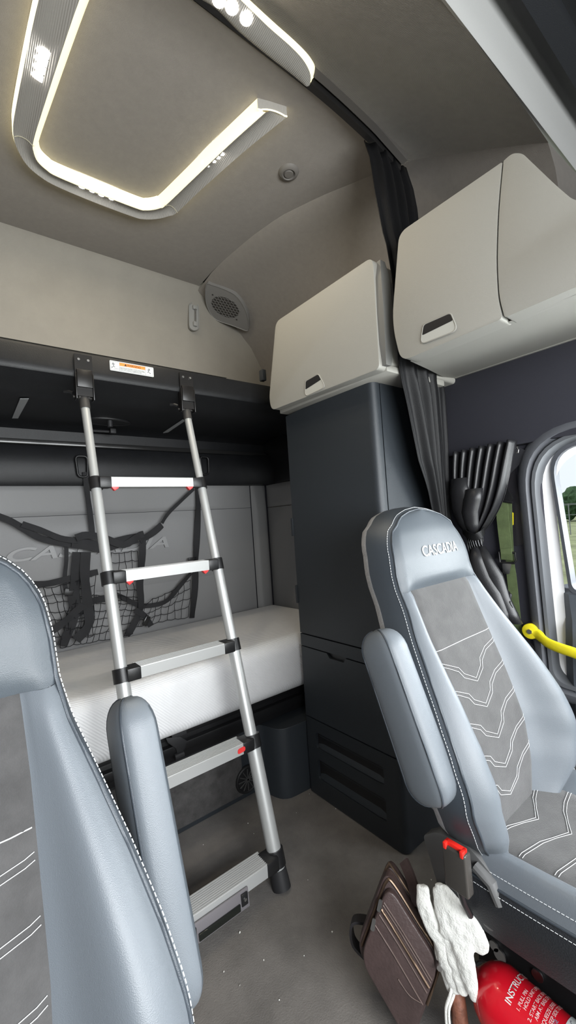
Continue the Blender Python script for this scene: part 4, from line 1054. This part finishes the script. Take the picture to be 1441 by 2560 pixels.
# dark strap anchors on the rear band
for a, b in ((205, 1165), (512, 1163)):
    bm = NB(); q = ony(a, b, 2.27); tube(bm, rpoly([q+V((-.028, 0, .05)), q+V((.028, 0, .05)), q+V((.024, 0, -.055)), q+V((-.02, 0, -.055))], .02, 5), .006, 8, closed=True)
    link('anchor_loop', bm, blackpl, NT, 60)
bm = NB(); obox(bm, ony(233, 1175, 2.27), (1, 0, 0), (0, 1, 0), (0, 0, 1), (.022, .008, .045), .004); link('anchor_clip', bm, blackpl, NT)
# ================================================================== bag, gloves, extinguisher on the floor
BG = empty('messenger_bag', (.76, .66, 0), 'dark brown leather zipped bag leaning on the floor beside the driver seat', 'bag')
T_, L_, R_ = onz(972, 2203, .315), onz(900, 2390, .155), onz(1103, 2410, .175)
e1, e2 = L_-T_, R_-T_
bn = e1.cross(e2).normalized()
if bn.dot(CAM-T_) < 0: bn = -bn
def bq(u, v, h=0.): return T_+e1*u+e2*v+bn*h     # u towards the left corner, v towards the right corner
def bag_layer(u0, u1, v0, v1, h0, h1, r, nm, m, bev=.008, par=BG):
    b = NB(); prism(b, rpoly([bq(u0, v0, h0), bq(u1, v0, h0), bq(u1, v1, h0), bq(u0, v1, h0)], r, 6), bn*(h1-h0), bev, 3); return link(nm, b, m, par, 50)
bag_layer(-.05, 1.0, -.08, 1.02, -.040, -.006, .03, 'bag_body', brownl, .012)
bag_layer(-.07, .95, -.06, 1.0, -.075, -.042, .03, 'rear_compartment', brownl, .012)
bag_layer(.0, .98, .0, .97, -.006, .014, .035, 'front_pocket', brownl, .007)
def zline(pts, h, r, m, nm, par=BG, seg=6):
    b = NB(); tube(b, spline([bq(u, v, h) for u, v in pts], 6), r, seg); return link(nm, b, m, par, 60)
zline(((.9, -.02), (.3, -.03), (.04, -.02), (-.035, .08), (-.035, .6), (-.03, .92), (.05, 1.0), (.5, 1.02)), -.004, .0035, gold, 'zip')
zline(((.85, -.05), (.2, -.06), (-.03, -.05), (-.07, .02), (-.075, .6), (-.07, .95), (.0, 1.02)), -.042, .0035, gold, 'zip')
for off in (.20, .235, .36, .50): zline(((off, .03), (off-.01, .4), (off, .94)), .0150, .0016, mat('brown_seam', (.11, .075, .065), .5), 'seam')
zline(((.29, .03), (.285, .4), (.295, .94)), .0150, .0032, gold, 'zip')
zline(((.62, .55), (.60, .75), (.50, .93)), .0150, .0013, mat('brown_seam', (.1, .07, .06), .5), 'seam')
for (u, v, h) in ((.22, -.02, .012), (.46, -.01, .012), (-.05, .93, .0)):
    bm = NB(); p = bq(u, v, h); d = (e1*.8+e2*.2).normalized() if v < .5 else e2.normalized(); 
    prism(bm, rpoly([p-bn.cross(d)*.004, p+bn.cross(d)*.004, p+d*.026+bn.cross(d)*.005, p+d*.026-bn.cross(d)*.005], .004, 4), bn*.003); link('zip_pull', bm, steel, BG, 40)
bm = NB(); strap(bm, spline([onz(1010, 2152, .315), onz(1024, 2185, .300), onz(1036, 2222, .28), onz(1046, 2265, .25)], 6), .026, .004, side=e1); link('carry_handle', bm, brownl, BG, 50)
bm = NB(); strap(bm, spline([bq(.8, .0, -.07), bq(1.0, -.22, -.06), bq(1.2, -.1, -.07), bq(1.15, .2, -.08)], 6), .03, .003, side=bn); link('shoulder_strap', bm, mat('dark_strap', (.02, .018, .02), .6), BG, 50)
bm = NB(); c = bq(.05, 1.12, -.03); tube(bm, [c+(e1.normalized()*cos(a)+bn*sin(a))*.011 for a in [2*pi*k/18 for k in range(18)]], .002, 6, closed=True); link('ring', bm, steel, BG)
# ---- cotton work gloves
g0, g1, g2 = onz(1078, 2208, .345), onz(1205, 2375, .255), onz(1165, 2490, .155)
gn = (g1-g0).cross(g2-g0).normalized()
if gn.dot(CAM-g0) < 0: gn = -gn
def gp(a, b, h=0.): return onp(a, b, g0+gn*h, gn)
cltex = bpy.data.textures.new('wrinkles', 'CLOUDS'); cltex.noise_scale = .028; cltex.noise_depth = 2
def glove(nm, lab, chains, par=None):
    b = NB()
    for pts, ws, hs in chains:
        P = spline([gp(a, c, h) for (a, c), h in zip(pts, hs)], 4); W = [ws[0]+0]*0
        m = len(P)
        A = []
        for i, p in enumerate(P):
            t = (P[min(i+1, m-1)]-P[max(0, i-1)]).normalized(); d = t.cross(gn).normalized(); k = i/(m-1)*(len(ws)-1); j = min(int(k), len(ws)-2); w = ws[j]+(ws[j+1]-ws[j])*(k-j)
            th_ = min(w*.8, .008)
            A.append([p+d*w*cos(q)+gn*th_*sin(q) for q in [2*pi*s/12 for s in range(12)]])
        v = grid(b, A, wrap=True); fc(b, v[0]); fc(b, v[-1][::-1])
    o = link(nm, b, glovem, None, 80, mods=[('REMESH', dict(mode='VOXEL', voxel_size=.0028, use_smooth_shade=True)), ('SMOOTH', dict(factor=.6, iterations=4)), ('DISPLACE', dict(texture=cltex, strength=.008, mid_level=.5)), ('SMOOTH', dict(factor=.5, iterations=2))])
    return tag(o, lab, 'glove')
glove('work_glove', 'white cotton work glove draped widest over the brown bag, palm spread to the right',
  [(((1095, 2212), (1118, 2262), (1148, 2320), (1160, 2350)), (.016, .034, .050, .046), (.004, .010, .010, .006)),
   (((1162, 2290), (1188, 2335), (1205, 2368), (1214, 2384)), (.022, .026, .022, .010), (.004, .006, .004, .002)),
   (((1150, 2330), (1160, 2390), (1174, 2450), (1188, 2502)), (.028, .022, .017, .007), (.006, .012, .012, .006)),
   (((1128, 2330), (1140, 2400), (1152, 2450), (1158, 2486)), (.024, .020, .017, .009), (.000, .004, .002, .0))])
glove('work_glove', 'white cotton work glove bunched narrow on the left over the brown bag edge',
  [(((1056, 2212), (1062, 2262), (1084, 2312), (1100, 2350)), (.014, .020, .022, .020), (.0, .004, .002, .0)),
   (((1098, 2208), (1106, 2250), (1112, 2300), (1116, 2350)), (.012, .012, .014, .014), (.004, .0, .0, .0)),
   (((1098, 2340), (1115, 2400), (1128, 2440), (1140, 2482)), (.018, .017, .014, .009), (-.002, .0, -.002, -.006)),
   (((1090, 2330), (1104, 2390), (1122, 2450), (1130, 2478)), (.014, .013, .012, .008), (-.012, -.010, -.01, -.012))])
# ---- fire extinguisher lying along the seat pedestal
a0 = V((.868, .468, .150)); ad = V((.01, -1, -.10)).normalized(); R_e = .064
EX = empty('fire_extinguisher', tuple(a0), 'red fire extinguisher lying on the floor beside the driver seat pedestal', 'fire extinguisher')
prof = [(-.085, .017), (-.070, .017), (-.066, .022), (-.058, .035), (-.045, .050), (-.028, .060), (-.01, .065), (.01, R_e), (.38, R_e), (.41, .055), (.415, 0)]
bm = NB(); tube(bm, [a0+ad*s for s, r in prof], [max(r, .001) for s, r in prof], 48); link('cylinder', bm, extred, EX, 50)
bm = NB(); tube(bm, [a0-ad*.075, a0-ad*.10, a0-ad*.105, a0-ad*.13], [.019, .019, .024, .022], 16); vb = link('valve_body', bm, steel, EX, 40)
bm = NB(); tube(bm, [a0-ad*.115, a0-ad*.135+V((-.03, 0, .02)), a0-ad*.11+V((-.07, 0, .03))], [.008, .009, .006], 8); link('squeeze_lever', bm, steel, vb, 40)
eu = V((0, 0, 1)); eu = (eu-ad*eu.dot(ad)).normalized(); ew = ad.cross(eu)        # eu up, ew to one side
if ew.x > 0: ew = -ew
def ep(s, th, h=0.): return a0+ad*s+(eu*cos(th)+ew*sin(th))*(R_e+h)
def epatch(nm, poly, m, h=.0006, par=EX):
    """poly in (s, theta) quads: [(s,t0,t1),...] rows"""
    b = NB(); grid(b, [[ep(s, t0+(t1-t0)*k/14, h) for k in range(15)] for s, t0, t1 in poly]); return link(nm, b, m, par, 60)
lb = epatch('white_label', [(.055, .80, .82), (.075, .66, 1.3), (.10, .48, 1.6), (.26, .35, 1.6)], stick)
lw = epatch('lower_label', [(.105, -.95, .33), (.30, -.95, .33)], stick, .0005)
def etext(nm, s, s0, th0, size, m, par, sc=1., h=.0009):
    cu = bpy.data.curves.new(nm, 'FONT'); cu.body = s; cu.size = size; cu.offset = size*.012
    t = bpy.data.objects.new(nm, cu); COL.objects.link(t); me = bpy.data.meshes.new_from_object(t.evaluated_get(bpy.context.evaluated_depsgraph_get())); bpy.data.objects.remove(t)
    for v in me.vertices:
        x, y = v.co.x, v.co.y
        v.co = ep(s0-y, th0-x*sc/R_e, h) - a0
    me.materials.clear(); me.materials.append(m); o = bpy.data.objects.new(nm, me); COL.objects.link(o); o.parent = par
etext('instruction_letters', 'INSTRUCTIONS', .022, .62, .0165, stick, EX)
for i, (s, tt) in enumerate((('1. PULL PIN\n    HOLD UNIT UPRIGHT', .72), ('2. START BACK 10 FEET\n    AIM AT BASE OF FIRE', .62), ('3. SQUEEZE LEVER\n    SWEEP SIDE TO SIDE', .45))):
    etext('instruction_letters', s, .038+.021*i, .58-.0*i, .0088, mat('pale_print', (.85, .6, .6), .5), EX)
etext('label_print', 'AFTER USE RECHARGE\nDISCHARGE CAN BE\nHARMFUL IF INHALED\nKEEP AWAY FROM HEAT\nSERVICE YEARLY\nREAD LABEL', .095, 1.35, .0085, mat('blue_grey_print', (.25, .27, .38), .5), lb)
etext('class_letters', 'A  B  C', .118, .28, .014, mat('grey_print', (.3, .3, .35), .5), lw)
for t0 in (.20, -.12, -.45):
    b = NB(); grid(b, [[ep(s, t0-.26*k/6, .0009) for k in range(7)] for s in (.125, .145)]); ic = link('blue_icon', b, mat('blue_ink', (.04, .22, .6), .5), lw, 0)
    b = NB(); tube(b, [ep(.128, t0-.06, .0012), ep(.128, t0-.2, .0012), ep(.142, t0-.1, .0012)], .0010, 4); link('icon_mark', b, stick, ic, 0)
# neck gauge and cord behind the gloves
bm = NB(); q = onz(1212, 2428, .16); tube(bm, [q+V((cos(a)*.02, sin(a)*.02, 0)) for a in [2*pi*k/20 for k in range(20)]], .004, 6, closed=True); tube(bm, [q+V((0,0,-.012)), q+V((0, 0, .004))], .017, 16); link('pressure_gauge', bm, steel, vb, 50)
# reddish brown hose end and white cord
bm = NB(); tube(bm, spline([onz(a, b, z) for a, b, z in ((1140, 2470, .14), (1146, 2510, .12), (1152, 2560, .09), (1165, 2620, .05))], 5), [.017]*16, 14)
tag(link('tool_handle', bm, mat('worn_brown_leather', (.20, .075, .045), .6, bump=.8, bscale=120, var=.5, vscale=40), None, 60), 'worn reddish brown handle sticking up between the bag and the extinguisher', 'handle')
bm = NB()
tube(bm, spline([onz(a, b, z) for a, b, z in ((1132, 2440, .17), (1128, 2480, .15), (1116, 2520, .12), (1118, 2570, .08))], 5), .0035, 8)
tag(link('white_cord', bm, glovem, None, 60), 'thin white cord hanging below the gloves, left one of the pair nearest the brown bag', 'cord')
bm = NB()
tube(bm, spline([onz(a, b, z) for a, b, z in ((1140, 2445, .165), (1136, 2485, .145), (1123, 2525, .12), (1126, 2575, .08))], 5), .0030, 8)
tag(link('white_cord', bm, glovem, None, 60), 'thin white cord hanging below the gloves, right one of the pair nearest the brown handle', 'cord')
# lint on the floor mat
bm = NB()
rnd = random.Random(3)
for a, b in ((635, 2084), (620, 2058), (741, 2032), (508, 2112), (600, 2464), (774, 1985), (840, 2022), (770, 2200), (700, 2500), (560, 2430), (830, 2330), (1080, 2200), (600, 2330), (760, 2390), (660, 2400)):
    q = onz(a, b, .002); r = rnd.uniform(.0012, .0028)
    tube(bm, [q, q+V((rnd.uniform(-1, 1), rnd.uniform(-1, 1), .2))*r*1.5], [r, r*.5], 5)
tag(link('lint', bm, glovem, None, 0), 'scattered white lint specks on the grey floor mat', 'lint', kind='stuff')
# ================================================================== outside
bm = NB(); box(bm, (-80, -80, -1.32), (160, 120, -1.30)); st('ground', bm, mat('dry_grass', (.36, .40, .22), .95, bump=1., bscale=3, var=.45, vscale=.5))
treem = mat('tree_green', (.055, .115, .05), .9, bump=1., bscale=6, var=.5, vscale=2.)
rnd = random.Random(5)
for i, (x, y, s, h_) in enumerate(((62, 18, 4.2, 4.2), (64, 28, 4.4, 4.6), (60, 8.5, 3.8, 3.8), (68, 39, 5, 5.2))):
    t = empty('tree', (x, y, -1.3), ['round green tree beyond the fence outside the driver window'][0], 'tree', 'trees beyond the fence')
    bm = NB(); tube(bm, [(x, y, -1.3), (x+.1, y, .5), (x, y+.1, 1.5)], [.25, .2, .12], 8); link('trunk', bm, mat('bark', (.08, .06, .045), .9), t, 60)
    bm = NB()
    for k in range(12):
        c = V((x+rnd.uniform(-.6, .6)*s, y+rnd.uniform(-.7, .7)*s, -1.3+h_*rnd.uniform(.3, .75))); r = s*rnd.uniform(.22, .36)
        tt = bmesh.new(); bmesh.ops.create_icosphere(tt, subdivisions=3, radius=r)
        for v in tt.verts: v.co = v.co*(1+rnd.uniform(-.16, .16)); v.co += c
        merge(bm, tt)
    link('crown', bm, treem, t, 0)
FN = empty('fence', (36, 14, -1.3), 'thin grey wire fence across the field outside the driver window', 'fence')
fm = mat('fence_grey', (.22, .23, .25), .6)
for k in range(14):
    y = 2+2.4*k; bm = NB(); tube(bm, [(36, y, -1.3), (36, y, 1.05)], .035, 6); link('post', bm, fm, FN)
for z in (.2, .95, 1.02):
    bm = NB(); tube(bm, [(36, 2, z), (36, 33.5, z)], .02, 6); link('rail', bm, fm, FN)
# ================================================================== camera, light, world
cam = bpy.data.cameras.new('camera'); co = bpy.data.objects.new('camera', cam); COL.objects.link(co)
co.location = CAM
co.matrix_world = Matrix.Translation(CAM) @ Matrix((RT, UP, -FW)).transposed().to_4x4()
cam.sensor_fit = 'VERTICAL'; cam.sensor_height = 36; cam.lens = 36*FPX/2560; cam.clip_start = .02; cam.clip_end = 500
S.camera = co
def area(nm, loc, target, sx, sy, e, col=(1, 1, 1), spread=180):
    l = bpy.data.lights.new(nm, 'AREA'); l.shape = 'RECTANGLE'; l.size = sx; l.size_y = sy; l.energy = e; l.color = col; l.spread = radians(spread)
    o = bpy.data.objects.new(nm, l); COL.objects.link(o); o.location = loc
    o.rotation_euler = (V(target)-V(loc)).to_track_quat('-Z', 'Y').to_euler(); return o
def point(nm, loc, e, col, r=.02):
    l = bpy.data.lights.new(nm, 'POINT'); l.energy = e; l.color = col; l.shadow_soft_size = r
    o = bpy.data.objects.new(nm, l); COL.objects.link(o); o.location = loc; return o
area('windshield_daylight', (.5, -1.15, 1.35), (.6, 1.2, .75), 2.0, .95, 95, (.95, .98, 1.))
area('side_window_daylight', (1.75, -.05, 1.15), (.5, .3, .6), .9, .45, 22, (.93, .97, 1.))
area('far_window_daylight', (-.75, -.1, 1.2), (.6, .6, .6), .9, .5, 22, (.95, .97, 1.))
for i_, (a, b) in enumerate(((110, 165), (243, 482), (533, 398), (580, 20))):
    q = onz(a, b, 2.545); area('led_lamp', q, q+V((0, 0, -1)), .09, .03, 2.1, (1, .88, .68))
w = bpy.data.worlds.new('overcast_sky'); S.world = w; w.use_nodes = True
nt = w.node_tree; bg = nt.nodes['Background']
tcn = nt.nodes.new('ShaderNodeTexCoord'); sp = nt.nodes.new('ShaderNodeSeparateXYZ'); rp = nt.nodes.new('ShaderNodeValToRGB')
nt.links.new(tcn.outputs['Generated'], sp.inputs[0]); nt.links.new(sp.outputs['Z'], rp.inputs['Fac']); nt.links.new(rp.outputs['Color'], bg.inputs['Color'])
rp.color_ramp.elements[0].position = 0.; rp.color_ramp.elements[0].color = (.82, .88, .95, 1)
rp.color_ramp.elements[1].position = .5; rp.color_ramp.elements[1].color = (.95, .98, 1., 1)
bg.inputs['Strength'].default_value = 1.1
S.view_settings.view_transform = 'Standard'; S.view_settings.look = 'None'; S.view_settings.exposure = 0; S.view_settings.gamma = 1
